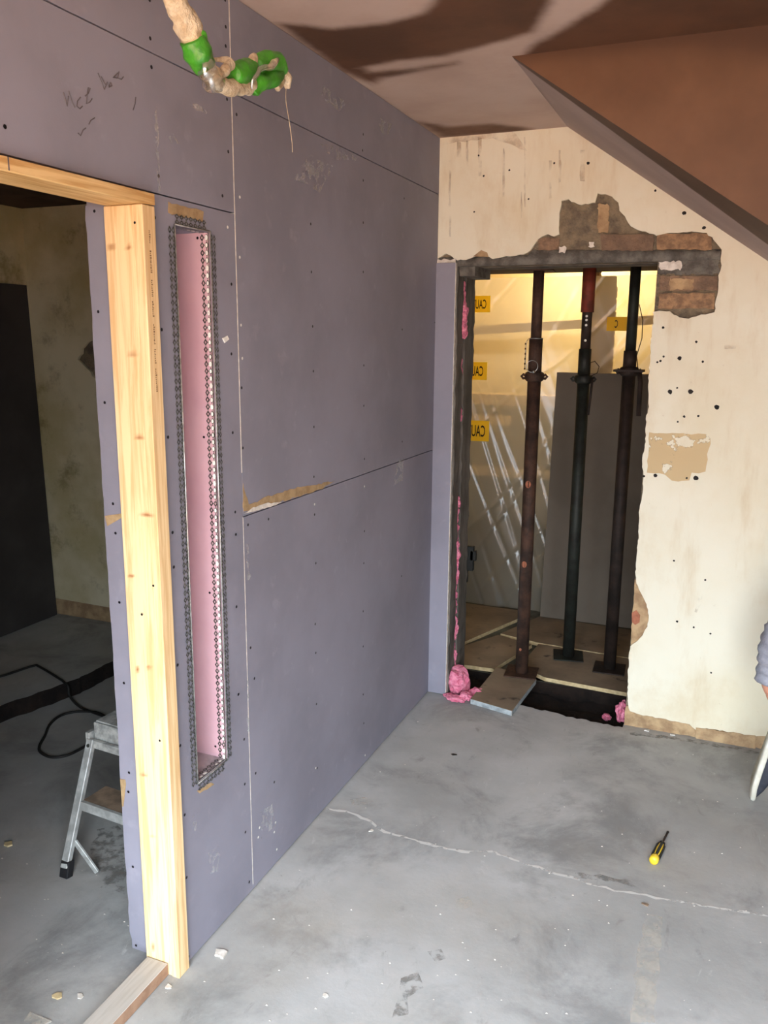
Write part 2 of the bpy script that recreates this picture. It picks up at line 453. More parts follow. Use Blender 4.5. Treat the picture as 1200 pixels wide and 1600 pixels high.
MAT['sole'] = simple('dusty_white_sole', lin(222, 220, 206), lin(196, 192, 176), 20, .7)
MAT['hair'] = simple('short_brown_hair', lin(60, 44, 34), lin(42, 30, 24), 40, .7)
def bulbmat():
    t = NT('warm_bulb'); t.b.inputs['Base Color'].default_value = (1, .9, .7, 1)
    t.b.inputs['Emission Color'].default_value = (1, .70, .36, 1); t.b.inputs['Emission Strength'].default_value = 6
    return t.m
MAT['bulb'] = bulbmat()

# ------------------------------------------------------------------ structure: floor
NX0, NX1, NY0, NY1 = 0.083, 0.88, 3.395, 3.79      # pit behind the threshold
outer = [(RX0-.15, RY0-.15), (RX1+.15, RY0-.15), (RX1+.15, D+.24), (NX1, D+.24)]
front = rough_loop([(NX1, NY0+.01), (.80, NY0+.012), (.62, 3.42), (.44, 3.45), (.30, 3.42), (.14, 3.43), (NX0, 3.44)], .02, .008, 3, False)
outer += front + [(NX0, D+.24), (RX0-.15, D+.24)]
floor = tag(MB().prism([outer], XY, 0, -.10).build('floor', MAT['concrete']), kind='structure')

def ribbon(pts, widths, z, name, mat, parent, px=True, seed=1):
    P = [onF(*p) for p in pts] if px else [Vector((p[0], p[1], 0)) for p in pts]
    rnd = random.Random(seed); Q = []
    for i in range(len(P)-1):
        k = max(1, int((P[i+1]-P[i]).length/.02))
        for j in range(k): Q.append(P[i].lerp(P[i+1], j/k) + Vector((rnd.uniform(-.004, .004), rnd.uniform(-.004, .004), 0)))
    Q.append(P[-1]); mb = MB(); vs = []; n = len(Q)
    for i, p in enumerate(Q):
        d = (Q[min(i+1, n-1)]-Q[max(i-1, 0)]); d = Vector((-d.y, d.x, 0)).normalized()
        w = widths*(.5+rnd.random())*.5
        vs += [(p.x+d.x*w, p.y+d.y*w, z), (p.x-d.x*w, p.y-d.y*w, z)]
    mb.add(vs, [(2*i, 2*i+1, 2*i+3, 2*i+2) for i in range(n-1)])
    return link(name, mb.mesh(name, False), mat, parent)
ribbon([(510,1264),(550,1270),(580,1285),(600,1300),(640,1310),(690,1325),(730,1332),(770,1331)], .011, .0012, 'crack_filler', MAT['crack'], floor)
ribbon([(770,1331),(820,1350),(880,1368),(920,1380),(960,1392),(1010,1400),(1060,1410),(1110,1418),(1160,1424),(1200,1432)], .009, .0012, 'crack_filler', MAT['crack'], floor, seed=2)
ribbon([(900,1368),(940,1372),(975,1378),(1000,1384)], .022, .0011, 'dark_crack', MAT['darkcrack'], floor, seed=3)
ribbon([(985,1146),(1020,1150),(1060,1155),(1110,1163),(1160,1172),(1200,1180)], .03, .0011, 'dark_crack', MAT['darkcrack'], floor, seed=4)
def floor_patch(pts, name, mat, amp=.006, seed=0, z=.0009):
    L = rough_loop([onF(*p).xy for p in pts], .03, amp, seed)
    me = flat_face(L, XY, z)
    return link(name, me, mat, floor)
floor_patch([(1010,1428),(1036,1432),(1020,1600),(985,1600),(995,1500)], 'pale_patch', MAT['palepatch'])
floor_patch([(712,1406),(735,1400),(738,1415),(722,1422),(708,1416)], 'pale_patch', MAT['palepatch'], seed=2)
floor_patch([(548,1250),(570,1246),(585,1252),(575,1260),(552,1258)], 'pale_patch', MAT['palepatch'], seed=3)
floor_patch([(625,1530),(650,1520),(660,1545),(640,1560),(635,1585),(610,1588),(622,1560)], 'dark_chip', MAT['darkcrack'], .006, 5)
floor_patch([(665,1488),(690,1482),(700,1500),(680,1505)], 'dark_chip', MAT['darkcrack'], .006, 6)
floor_patch([(150,1300),(190,1290),(200,1330),(195,1400),(160,1385),(140,1340)], 'dark_chip', MAT['darkcrack'], .012, 8)

# pit soil and inner-room subfloor
me = grid((NX0-.02, 3.36, -.085), (NX1-NX0+.04, 0, 0), (0, .6, 0), 40, 30)
for v in me.vertices: v.co.z += .022*noise.fractal(v.co*9, 1, 2, 5) + .04*max(0, (.35-v.co.x)/.3)
tag(link('pit_soil', me, MAT['soil'], None, True), 'dark loose soil in the open trench inside the back doorway', 'soil', kind='stuff')
pb = MB()
for a_, b_ in (((NX0-.06, 3.36, -.45), (NX0, 3.82, -.02)), ((NX1, 3.36, -.45), (NX1+.06, 3.82, -.02)), ((NX0-.06, 3.30, -.45), (NX1+.06, 3.36, -.1)), ((NX0-.06, 3.80, -.45), (NX1+.06, 3.86, -.02)), ((NX0-.06, 3.30, -.5), (NX1+.06, 3.86, -.45))):
    pb.box(a_, b_)
tag(pb.build('floor_trench', MAT['soil']), kind='structure')
# inner room floor, lobby ceiling and walls
tag(MB().prism([[(-1.0, NY1+.0), (1.7, NY1), (1.7, 6.2), (-1.0, 6.2)]], XY, -.02, -.12, 0, 1).build('floor_inner_room', [MAT['subfloor'], MAT['soil']]), kind='structure')
tag(MB().box((-1.1, D+.25, -.1), (-1.0, 6.3, 2.5)).build('wall_inner_left', MAT['warmwall']), kind='structure')
tag(MB().box((1.7, D+.25, -.1), (1.8, 6.3, 2.5)).build('wall_inner_right', MAT['warmwall']), kind='structure')
tag(MB().box((-1.0, 6.2, -.1), (1.7, 6.3, 2.5)).build('wall_inner_back', MAT['warmwall']), kind='structure')
tag(MB().box((-1.1, D+.24, 2.42), (1.7, 6.2, 2.5)).build('ceiling_inner_room', MAT['warmwall']), kind='structure')
tag(MB().box((-.995, D+.262, 1.955), (1.695, 4.62, 2.0)).build('ceiling_lobby', MAT['darkceil']), kind='structure')

# ------------------------------------------------------------------ structure: back wall
core_outer = [(RX0-.15, 0), (NX0, 0), (NX0, 1.90), (NX1, 1.90), (NX1, 0), (RX1+.15, 0), (RX1+.15, 2.55), (RX0-.15, 2.55)]
wall_back = tag(MB().prism([core_outer], XZ, D+.014, D+.085).build('wall_back', MAT['render']), kind='structure')
MB().prism([core_outer], XZ, D+.125, D+.255).build('inner_leaf', MAT['jamb'], wall_back)
# left reveal faces of the two leaves, dusty block strips
def uneven_strip(y0, y1, seed, name):
    rnd = random.Random(seed); n = 60; mb = MB(); vs = []
    for i in range(n+1):
        z = .001+1.899*i/n
        j = lambda a: rnd.uniform(-a, a)
        vs += [(NX0-.004, y0, z), (NX0+.008+j(.003), y0+.004+j(.003), z), (NX0+.008+j(.003), y1-.004+j(.006), z), (NX0-.004, y1+j(.004), z)]
    fs = []
    for i in range(n):
        for k in range(3): fs.append((4*i+k, 4*i+k+1, 4*i+k+5, 4*i+k+4))
    mb.add(vs, fs); return mb.build(name, MAT['jamb'], wall_back)
uneven_strip(D+.0, D+.09, 1, 'reveal_edge'); uneven_strip(D+.12, D+.258, 2, 'reveal_edge')
sof = lambda x: 2.402-(x-.515)*.688
px_right = [(1200,1151),(1165,1150),(1150,1146),(1130,1142),(1105,1139),(1088,1140),(1078,1132),(1060,1128),(1030,1122),(1000,1117),(985,1112),
  (981,1100),(981,1060),(984,1010),(1000,998),(1011,980),(1014,962),(1009,940),(1000,925),(993,908),
  (993,880),(998,840),(999,800),(1004,770),(1005,740),(1003,720),(1008,690),(1010,650),(1013,640),(1013,600),(1016,560),(1017,530),(1021,500),(1021,488),
  (1036,485),(1046,487),(1052,491),(1062,496),(1076,497),(1095,492),(1116,488),(1119,470),(1123,450),(1123,430),(1127,415),(1127,390),(1116,374),(1103,364),(1080,361),(1060,364),(1045,364),(1026,367),(1003,361),(985,353),(977,338),(968,330),(966,317),(956,307),(946,302),(934,303),(930,316),(908,320),(897,316),(888,312),(878,313),(875,325),(874,345),(874,366),(866,369),(855,366),(846,369),(838,378),(829,391),
  (818,397),(806,399),(790,400),(770,404),(760,399),(750,396),(742,401),(733,405),(715,406),(709,404),(706,399),(698,396),(690,400),(682,404)]
pts = [onB(*p) for p in px_right]
pts2 = [(p.x, p.z) for p in pts]
pts2[-1] = (0.0, pts2[-1][1])
ragged = rough_loop(pts2, .012, .0025, 5, False)
loop = [(0, H), (.515, H)] + [(x, sof(x)) for x in (1.0, 1.5, 2.5, 3.5)] + [(3.9, .07), (2.5, .062), (1.6, .065)] + ragged
plaster = MB().prism([loop], XZ, D, D+.014).build('plaster_coat', MAT['cream'], wall_back)
# bare base band, jamb scar, lintel, bricks
bb = MB()
L = rough_loop([(NX1, 0), (3.95, 0), (3.95, .09), (NX1, .09)], .03, .003, 3)
MB().prism([L], XZ, D+.006, D+.016).build('bare_base_band', MAT['tanrender'], wall_back)
q = [onB(*p) for p in [(1088,1136),(1180,1150),(1180,1171),(1088,1156)]]
MB().prism([rough_loop([(p.x, p.z) for p in q], .02, .003, 4)], XZ, D-.004, D+.01).build('bare_brick', MAT['tanrender'], wall_back)
q = [onB(*p) for p in [(992,905),(1020,930),(1022,985),(984,1015)]]
MB().prism([rough_loop([(p.x, p.z) for p in q], .02, .003, 4)], XZ, D+.007, D+.016).build('bare_render_scar', MAT['tanrender'], wall_back)
q = [onB(*p) for p in [(987,958),(994,954),(1000,962),(999,973),(992,977),(987,972)]]
MB().prism([[(p.x, p.z) for p in q]], XZ, D+.004, D+.012).build('reddish_spot', MAT['redbrick'], wall_back)
mbl = MB(); n = 60; vs = []; rnd = random.Random(9)
for i in range(n+1):
    x = -.04+(1.10+.04)*i/n; j = lambda a: rnd.uniform(-a, a)
    top = onB(829+ (1127-829)*max(0, (x-.39)/.71), 391).z if x > .39 else 1.925+.012*math.sin(x*40)+j(.004)
    vs += [(x, D+.014, 1.897), (x, D+.004+j(.002), 1.899), (x, D+.003+j(.003), 1.925+j(.003)), (x, D+.008+j(.003), max(1.93, top)+j(.003)), (x, D+.016, max(1.935, top)+.004)]
mbl.add(vs, [(5*i+k, 5*i+k+1, 5*i+k+6, 5*i+k+5) for i in range(n) for k in range(4)])
mbl.build('concrete_lintel', MAT['lintel'], wall_back, True)
MB().box((-.02, D+.02, 1.86), (NX0+.075, D+.255, 1.90)).build('lintel_bearing', MAT['lintel'], wall_back)
def brick_px(x0, y0, x1, y1, proud, mat, seed, name='brick'):
    q = [onB(*p) for p in [(x0,y0),(x1,y0),(x1,y1),(x0,y1)]]
    L = rough_loop([(p.x, p.z) for p in q], .018 if name == 'brick' else .008, .0028 if name == 'brick' else .0045, seed)
    mb = MB().prism([L], XZ, D+.012-proud, D+.016)
    return mb.build(name, mat, wall_back)
brick_px(939,366,1021,391, .010, MAT['brick'], 1)
brick_px(1026,365,1112,390, .011, MAT['brick2'], 2)
brick_px(840,372,872,392, .003, MAT['brick'], 5)
brick_px(1029,431,1121,454, .009, MAT['brick'], 3)
brick_px(1029,458,1116,482, .010, MAT['brick2'], 4)
brick_px(1046,436,1083,453, .011, MAT['tanrender'], 6, 'mortar_smear')
brick_px(1030,408,1064,421, .006, MAT['gypsum'], 7, 'plaster_smear')
brick_px(1029,392,1124,428, .002, MAT['lintel'], 8, 'mortar_band')
brick_px(934,318,951,362, .005, MAT['tanrender'], 9, 'mortar_smear')
brick_px(873,385,884,394, .007, MAT['gypsum'], 10, 'plaster_smear')
brick_px(920,378,928,386, .007, MAT['gypsum'], 11, 'plaster_smear')
# wallpaper scar, drips, drill holes on the plaster
def wall_patch(pxs, name, mat, t=.0008, amp=.004, seed=0, rough=True):
    q = [onB(*p) for p in pxs]; L = [(p.x, p.z) for p in q]
    if rough: L = rough_loop(L, .02, amp, seed)
    return link(name, flat_face(L, XZ, D-t), mat, wall_back)
wall_patch([(1013,676),(1060,677),(1110,680),(1109,694),(1105,710),(1103,738),(1080,738),(1076,751),(1050,752),(1040,742),(1012,738)], 'wallpaper_scar', MAT['papers'])
for i, (x, y, w2, h2) in enumerate([(717,222,7,24),(750,215,5,60),(787,232,3,75),(820,214,2,110),(703,250,3,120),(910,235,7,48),(730,220,4,50),(860,250,4,60),(875,235,3,50),(815,300,2,40)]):
    wall_patch([(x-w2/2,y),(x+w2/2,y),(x+w2/2,y+h2),(x-w2/2,y+h2)], 'water_drip', MAT['brownstain'], .0007, .002, i)
wall_patch([(690,212),(770,207),(800,206),(812,216),(822,235),(795,225),(770,217),(720,222),(690,226)], 'water_stain', MAT['brownstain'], .0006, .004, 30)
wall_patch([(740,400),(752,391),(762,394),(764,402)], 'bare_spot', MAT['tanrender'], .0008, .002, 31)
wall_patch([(1092,930),(1098,930),(1096,943),(1088,958),(1085,956)], 'bare_spot', MAT['brownstain'], .0008, .001, 32)
wall_patch([(1132,540),(1150,540),(1150,545),(1132,545)], 'pencil_mark', MAT['brownstain'], .0007, .001, 33)
holes = [(1036,512,2.6),(1088,534,2.4),(1037,557,2.2),(1032,564,2.2),(1027,566,2.2),(1062,560,4),(1098,565,2.4),(1047,612,4.6),(1079,612,4.6),(1058,606,1.8),(1120,636,4.5),(1069,651,2.4),(1091,650,2.2),(1059,659,1.8),(1024,743,3.6),(1006,744,2.5),(1087,747,5),(1073,747,2),(1069,333,3.6),(1100,356,3.6),(1024,298,2.2),(919,255,3),(826,311,2),(796,266,2),(756,275,2),(741,331,1.8),(748,243,2),(866,255,2),(1102,906,2),(1058,971,2.4),(1084,980,2),(1110,990,2),(1111,1051,2),(1053,876,2)]
mb = MB()
for (x, y, r) in holes:
    c = onB(x, y); rr = r*.0021*.95; n = 9; ph = random.random()*6
    mb.add([(c.x, D-.0009, c.z)]+[(c.x+rr*(.8+.4*random.random())*math.cos(2*math.pi*k/n+ph), D-.0009, c.z+rr*(.8+.4*random.random())*math.sin(2*math.pi*k/n+ph)) for k in range(n)],
           [(0, k+1, (k+1) % n+1) for k in range(n)])
o = link('drill_holes', mb.mesh('drill_holes', False), MAT['dark'], wall_back); o['kind'] = 'stuff'
# side-room plaster on the same back wall
L = [(-.172, .150), (-.7, .158), (-1.3, .15), (-1.85, .160), (RX0, .165), (RX0, H), (-.172, H)]
hole = rough_loop([(p.x, p.z) for p in [onB(*q) for q in [(122,562),(135,535),(150,527),(158,560),(150,592),(135,575)]]], .02, .006, 3)
MB().prism([L, hole], XZ, D, D+.014).build('side_room_plaster', MAT['stained'], wall_back)
MB().prism([rough_loop([(RX0, 0), (-.172, 0), (-.172, .175), (RX0, .175)], .03, .004, 6)], XZ, D+.005, D+.016).build('bare_base_band', MAT['tanrender'], wall_back)

# ------------------------------------------------------------------ structure: left partition with plasterboard sheets
YP, YV, ZJ, ZT, ZH = 1.541, 1.8735, 1.130, 2.184, 1.904      # post, vertical joint, horizontal joints
WT = .172
NIY0, NIY1, NIZ0, NIZ1, NID = 1.622, 1.760, .478, 1.848, .125   # niche
DY0 = .66                                                     # other side of the doorway (behind the frame edge)
core = [(RY0, 0), (DY0, 0), (DY0, 1.90), (YP, 1.90), (YP, 0), (D, 0), (D, H), (RY0, H)]
nich = [(NIY0, NIZ0), (NIY1, NIZ0), (NIY1, NIZ1), (NIY0, NIZ1)]
wall_left = tag(MB().prism([core, nich], YZ, -.0125, -NID).build('wall_left', MAT['dark']), kind='structure')
g = .0016
def sheet(y0, y1, z0, z1, hole=None, dx=0.0, seed=0):
    loops = [[(y0+g, z0+g), (y1-g, z0+g), (y1-g, z1-g), (y0+g, z1-g)]]
    if hole: loops.append(hole)
    return MB().prism(loops, YZ, dx, -.0125).build('plasterboard_sheet', [MAT['lilac'], MAT['gypsum']], wall_left)
S_low = sheet(YV, D, .004, ZJ)
S_up = sheet(YV, D, ZJ, ZT)
S_top = sheet(YV, D, ZT, H, dx=.0006)
S_topn = sheet(RY0, YV, ZT, H)
S_head = sheet(DY0, YV, ZH, ZT)
S_niche = sheet(YP, YV, .004, ZH, hole=nich)
S_near = sheet(RY0, DY0, .004, ZT)
# far face of the partition (side room) and reveal board
MB().prism([core], YZ, -NID-.001, -WT).build('side_room_boarding', MAT['lilac'], wall_left)
rv = rough_loop([(-WT-.002, .02), (-.02, .005)], .02, .002, 1, False)
L = [(-.02, .01), (-.02, 1.885), (-WT-.003, 1.885)] + rough_loop([(-WT-.003, 1.885), (-WT-.003, .05), (-WT+.006, .015)], .03, .0016, 2, False)
S_rev = MB().prism([L], XZ, YP-.002, YP+.010).build('reveal_board', MAT['lilac'], wall_left)
# return strip at the far corner
S_ret = MB().box((.0, D-.013, .004), (NX0+.002, D+.0, 1.912)).build('corner_return_strip', MAT['lilac'], wall_left)
MB().box((NX0+.0005, D-.0132, .004), (NX0+.0028, D+.001, 1.912)).build('strip_edge', MAT['gypsum'], wall_left)
L = rough_loop([(.0, 1.905), (NX0, 1.905), (NX0, 1.925), (.0, 1.928)], .012, .005, 4)
MB().prism([L], XZ, D-.005, D+.002).build('plaster_smear', MAT['gypsum'], wall_left)
# niche lining
MB().box((-NID, NIY0, NIZ0), (-NID+.003, NIY1, NIZ1)).build('niche_back', MAT['pink'], wall_left)
NS = MB().box((-NID+.003, NIY1-.002, NIZ0), (-.001, NIY1+.001, NIZ1)).build('niche_side', MAT['pink'], wall_left)
MB().box((-NID+.003, NIY0-.001, NIZ0), (-.001, NIY0+.002, NIZ1)).build('niche_side', MAT['pink'], wall_left)
MB().box((-NID+.003, NIY0, NIZ1-.002), (-.001, NIY1, NIZ1+.001)).build('niche_head', MAT['lilac'], wall_left)
MB().box((-NID+.003, NIY0, NIZ0-.001), (-.001, NIY1, NIZ0+.003)).build('niche_sill', MAT['sill'], wall_left)
# pale vertical joint, torn paper
MB().box((-.011, YV-.0022, 1.25), (.0004, YV+.0016, H)).build('pale_joint', MAT['gypsum'], wall_left)
MB().box((-.011, YV-.0016, .02), (.0003, YV+.0012, ZJ)).build('pale_joint', MAT['gypsum'], wall_left)
def lpatch(pxs, name, mat, t=.0008, amp=.003, seed=0):
    L = rough_loop([(p.y, p.z) for p in [onL(*q) for q in pxs]], .015, amp, seed)
    if mat is MAT['smear']: return link(name, flat_face(L, YZ, t), mat, wall_left)
    return MB().prism([L], YZ, t, -.001).build(name, mat, wall_left)
lpatch([(380,800),(379,755),(388,790),(420,775),(465,762),(522,752),(500,765),(445,782)], 'torn_paper', MAT['tanpaper'])
lpatch([(381,803),(395,793),(410,787),(440,784),(430,789),(400,798)], 'broken_gypsum', MAT['gypsum'], .0016, .002, 1)
lpatch([(262,316),(318,330),(317,346),(300,342),(262,333)], 'torn_paper', MAT['tanpaper'], .0007, .002, 2)
lpatch([(308,1236),(330,1222),(334,1226),(312,1240)], 'torn_paper', MAT['tanpaper'], .0007, .002, 3)
lpatch([(347,528),(354,524),(357,530),(350,536)], 'filler_dab', MAT['filler'], .003, .001, 4)
for i, q in enumerate([[(385,1060),(388,1060),(389,1150),(386,1150)], [(384,850),(388,850),(391,905),(386,905)], [(240,170),(245,170),(249,300),(246,300)], [(287,165),(305,160),(327,175),(320,178),(300,168)],
        [(262,215),(270,210),(280,225),(268,228)], [(500,225),(540,230),(560,250),(520,250)], [(620,720),(630,715),(628,750),(615,760)], [(405,1270),(425,1255),(430,1290),(408,1310)], [(300,1270),(308,1268),(306,1300),(302,1300)],
        [(500,130),(540,160),(530,175),(500,150)], [(590,180),(612,195),(605,215),(592,205)], [(325,1330),(345,1320),(340,1360),(328,1365)], [(460,280),(480,240),(520,260),(500,300)]]):
    lpatch(q, 'white_scuff', MAT['smear'], .0014, .003, 20+i)
q = [(p.x, p.z) for p in [on(a, b, 1, YP-.002) for a, b in [(164,806),(192,802),(192,808),(180,815),(168,822)]]]
MB().prism([q], XZ, YP-.003, YP).build('torn_paper', MAT['tanpaper'], wall_left)
q = [(p.x, p.z) for p in [on(a, b, 1, YP-.002) for a, b in [(188,1217),(196,1218),(197,1225),(193,1260),(191,1260)]]]
MB().prism([q], XZ, YP-.003, YP).build('torn_paper', MAT['tanpaper'], wall_left)
# screws
def discs(pxs, fn, nrm, r, name, mat, parent, off=.0012):
    mb = MB(); N = Vector(nrm); a = N.orthogonal().normalized(); b = N.cross(a)
    for p in pxs:
        c = fn(*p) + N*off
        mb.add([c]+[c+r*(math.cos(k*math.pi/4)*a+math.sin(k*math.pi/4)*b) for k in range(8)], [(0, k+1, (k+1) % 8+1) for k in range(8)])
    o = link(name, mb.mesh(name, False), mat, parent); o['kind'] = 'stuff'; return o
scr = [(351,0),(352,42),(352,72),(354,155),(356,237),(347,306),(233,0),(234,60),(236,105),(247,275),(7,198),(241,340),(252,515),(262,683),(269,832),(271,886),(277,1039),(281,1165),(288,1273),(291,1371),(294,1495),
 (361,444),(361,553),(363,676),(367,800),(368,835),(369,948),(372,1085),(381,1155),(382,1225),(383,1300),(389,1378),(369,179),(377,606),(379,700),(387,820),(388,900),(391,1012),(397,1060),(399,1208),
 (484,270),(485,350),(486,425),(488,510),(489,580),(490,667),(490,745),(491,804),(493,880),(492,975),(493,1020),(494,1100),(495,1200),(428,1222),(419,811),
 (567,210),(566,235),(567,282),(567,348),(567,425),(568,571),(568,634),(569,717),(569,830),(568,880),(567,955),(567,1010),(567,1085),(568,1130),(631,310),(628,515),(628,690),(627,900),(682,474),(679,504),(681,622),(676,800)]
discs(scr, onL, (1,0,0), .0042, 'screw_heads', MAT['screw'], wall_left)
discs([(374,308),(374,402),(376,508),(378,560),(405,1293),(403,1308),(430,1285),(428,1300),(432,1327),(355,355),(493,1200),(570,1180),(569,760),(491,788)], onL, (1,0,0), .004, 'filler_dots', MAT['filler'], wall_left)
discs([(148,330),(154,487),(164,629),(177,787),(181,833),(187,941),(194,1067),(202,1207),(201,1237),(208,1354),(213,1477)], lambda x, y: on(x, y, 1, YP-.002), (0,-1,0), .0036, 'screw_heads', MAT['screw'], wall_left)
discs([(309,372),(319,683),(328,926),(300,1157),(337,1166),(276,649)], lambda x, y: on(x, y, 1, NIY1-.002), (0,-1,0), .0034, 'screw_heads', MAT['screw'], wall_left)
# pencil writing over the doorway
strokes = [[(99,144),(105,166)],[(107,142),(113,160),(117,168)],[(105,166),(107,150)],[(126,152),(121,158),(120,166),(125,170),(129,166)],[(133,150),(138,146),(141,138),(138,137),(136,150),(135,162),(140,160),(144,154)],
 [(153,114),(159,128),(163,140)],[(158,120),(166,134)],[(163,140),(168,128)],[(170,136),(175,134),(173,129),(170,134)],[(178,120),(184,114)],[(177,121),(183,122)],[(186,112),(184,122),(190,124),(193,120)],
 [(212,152),(211,162),(208,172)],[(122,208),(126,212),(130,203),(134,200)],[(139,194),(142,188),(148,184)]]
mb = MB()
for s in strokes: mb.tube([onL(*p, .0006) for p in s], .0011, 5)
mb.build('pencil_writing', MAT['pencil'], wall_left)

# ------------------------------------------------------------------ structure: remaining shell
def wetgrid(name, o, u, v, nu, nv, ax, polys, soft, mat):
    me = grid(o, u, v, nu, nv); P = verts_np(me)[:, ax]
    f = np.zeros(len(P))
    for poly, k in polys: f = np.maximum(f, k*smooth_in(sdf(P, poly), soft))
    set_attr(me, 'wet', f)
    ob = link(name, me, mat)
    return tag(ob, kind='structure')
cpx = lambda pts: [tuple(onF(*p, z=H).xy) for p in pts]
wet = [(cpx([(432,36),(470,38),(520,44),(600,36),(660,20),(700,-30),(1300,-60),(1300,70),(1000,78),(880,95),(812,92),(830,72),(880,45),(925,15),(960,-10),(870,-15),(850,20),(835,50),(760,72),(690,88),(620,96),(560,108),(540,118),(500,88)]), 1.0),
       (cpx([(530,110),(570,100),(580,112),(640,107),(718,95),(718,101),(650,113),(600,122),(585,134),(562,126)]), .9),
       (cpx([(668,205),(640,186),(700,196),(770,192),(840,200),(830,206),(690,216)]), .75)]
ceil = wetgrid('ceiling', (-.1, RY0-.05, H), (RX1+.2, 0, 0), (0, D-RY0+.06, 0), 220, 240, [0, 1], wet, .06, MAT['ceiling'])
tag(MB().box((RX0-.15, RY0-.15, H+.01), (RX1+.15, D+.26, H+.1)).build('ceiling_slab', MAT['grime']), kind='structure')
# stair bulkhead: soffit below the flight and brown plastered string wall
YA = 2.557
SX1 = 4.0
sd = Vector((SX1-.515, 0, sof(SX1)-2.402))
me = grid((.515, YA, 2.402), sd, (0, D-YA, 0), 160, 40)
P = verts_np(me)[:, [0, 1]]
f = smooth_in(sdf(P, [(.50, YA-.1), (.50, YA+.03), (1.24, YA+.40), (4.1, YA+.5), (4.1, YA-.1)]), .03)
f = np.maximum(f, .5*smooth_in(sdf(P, [(.50, 2.8), (.54, 2.8), (.53, 3.2), (.5, 3.2)]), .03))
set_attr(me, 'wet', f); tag(link('ceiling_soffit', me, MAT['soffit']), kind='structure')
nx, nz = 120, 50; vs = []; fs = []
for j in range(nz+1):
    for i in range(nx+1):
        x = .515+(SX1-.515)*i/nx; z0 = sof(x); vs.append((x, YA, z0+(H-z0)*j/nz))
fs = [(j*(nx+1)+i, j*(nx+1)+i+1, (j+1)*(nx+1)+i+1, (j+1)*(nx+1)+i) for j in range(nz) for i in range(nx)]
me = bpy.data.meshes.new('g'); me.from_pydata(vs, [], fs)
P = verts_np(me)[:, [0, 2]]
set_attr(me, 'wet', .8*smooth_in(sdf(P, [(.4, 2.39), (1.0, 2.36), (1.3, 2.30), (4.2, 2.2), (4.2, 2.5), (.4, 2.5)]), .06))
tag(link('wall_stair', me, MAT['brownplaster']), kind='structure')
MB().bar((.515, YA-.0005, 2.402), (SX1, YA-.0005, sof(SX1)), .006, .004)
tag(MB().box((RX1, RY0-.15, 0), (RX1+.12, D, H)).build('wall_right', MAT['grime']), kind='structure')
rw = [(RX0-.15, 0), (OPX0, 0), (OPX0, OPZ1), (OPX1, OPZ1), (OPX1, 0), (RX1+.1, 0), (RX1+.1, H), (RX0-.15, H)]
tag(MB().prism([rw], XZ, RY0, RY0-.12).build('wall_rear', MAT['grime']), kind='structure')
tag(MB().box((-12, -16, -.12), (16, RY0-.15, -.06)).build('ground_outside', MAT['outdoor']), kind='structure')
# side room shell
tag(MB().box((RX0-.12, RY0, 0), (RX0, D, H)).build('wall_side_room', MAT['stained']), kind='structure')
tag(MB().box((RX0, RY0, 2.24), (-WT-.001, D, H)).build('ceiling_side_room', MAT['darkceil']), kind='structure')
L = [tuple(onF(*p, z=.075).xy) for p in [(-60,1128),(0,1103),(60,1082),(120,1060),(172,1035)]]
L = rough_loop(L, .03, .008, 4, False)
L = [(RX0, L[0][1]-.6), (L[0][0]-.1, L[0][1]-.6)] + L + [(L[-1][0]+.02, D), (RX0, D)]
tag(MB().prism([L], XY, .075, 0, 0, 1).build('floor_raised_slab', [MAT['concrete'], MAT['soil']]), kind='structure')

# ------------------------------------------------------------------ timber door frame
fr = empty('timber_door_frame', (-.04, 1.52, 0), 'raw pine door frame around the opening in the lilac partition', 'door frame')
def timber_box(a, b, name, mat, parent, knots=(), ax=None, div=(6, 1, 160)):
    bm = bmesh.new()
    me = bpy.data.meshes.new(name)
    mb = MB().box(a, b); me0 = mb.mesh('t'); bm.from_mesh(me0)
    bmesh.ops.bevel(bm, geom=list(bm.edges), offset=.0018, segments=1, affect='EDGES')
    z0, z1 = a[2], b[2]
    for k in range(1, div[2]):
        z = z0+(z1-z0)*k/div[2]
        bmesh.ops.bisect_plane(bm, geom=list(bm.verts)+list(bm.edges)+list(bm.faces), plane_co=(0, 0, z), plane_no=(0, 0, 1))
    for k in range(1, div[0]):
        x = a[0]+(b[0]-a[0])*k/div[0]
        bmesh.ops.bisect_plane(bm, geom=list(bm.verts)+list(bm.edges)+list(bm.faces), plane_co=(x, 0, 0), plane_no=(1, 0, 0))
    bm.to_mesh(me); bm.free()
    P = verts_np(me); f = np.zeros(len(P))
    for (kx, kz, rx, rz) in knots:
        d = np.sqrt(((P[:, 0]-kx)/rx)**2+((P[:, 2]-kz)/rz)**2)
        f = np.maximum(f, np.clip(1.25-d, 0, 1)*(P[:, 1] < a[1]+.003))
    set_attr(me, 'knot', f)
    return link(name, me, mat, parent)
kn = []
for (x, y, rx, rz) in [(174,386,.013,.005),(201,386,.008,.005),(207,553,.016,.004),(218,683,.014,.005),(230,804,.02,.005),(205,900,.01,.004),(233,1043,.006,.006),(215,1046,.003,.01),(225,1210,.012,.004),(238,1308,.01,.003),(240,1480,.004,.014)]:
    p = on(x, y, 1, 1.50); kn.append((p.x, p.z, rx, rz))
timber_box((-.092, 1.500, 0), (-.0135, 1.539, 1.874), 'post_board', MAT['pine_z'], fr, kn, div=(10, 1, 300))
timber_box((-.0128, 1.498, 0), (.0115, 1.541, 1.874), 'post_edge_strip', MAT['pine_z'], fr, kn, div=(4, 1, 300))
MB().box((-.09, DY0, 1.875), (.0125, 1.512, 1.8995)).build('header', MAT['pine_y'], fr, bevel=.0015)
MB().box((-.001, 1.505, 1.876), (.0127, 1.541, 1.8995)).build('header_end', MAT['pine_y'], fr, bevel=.001)
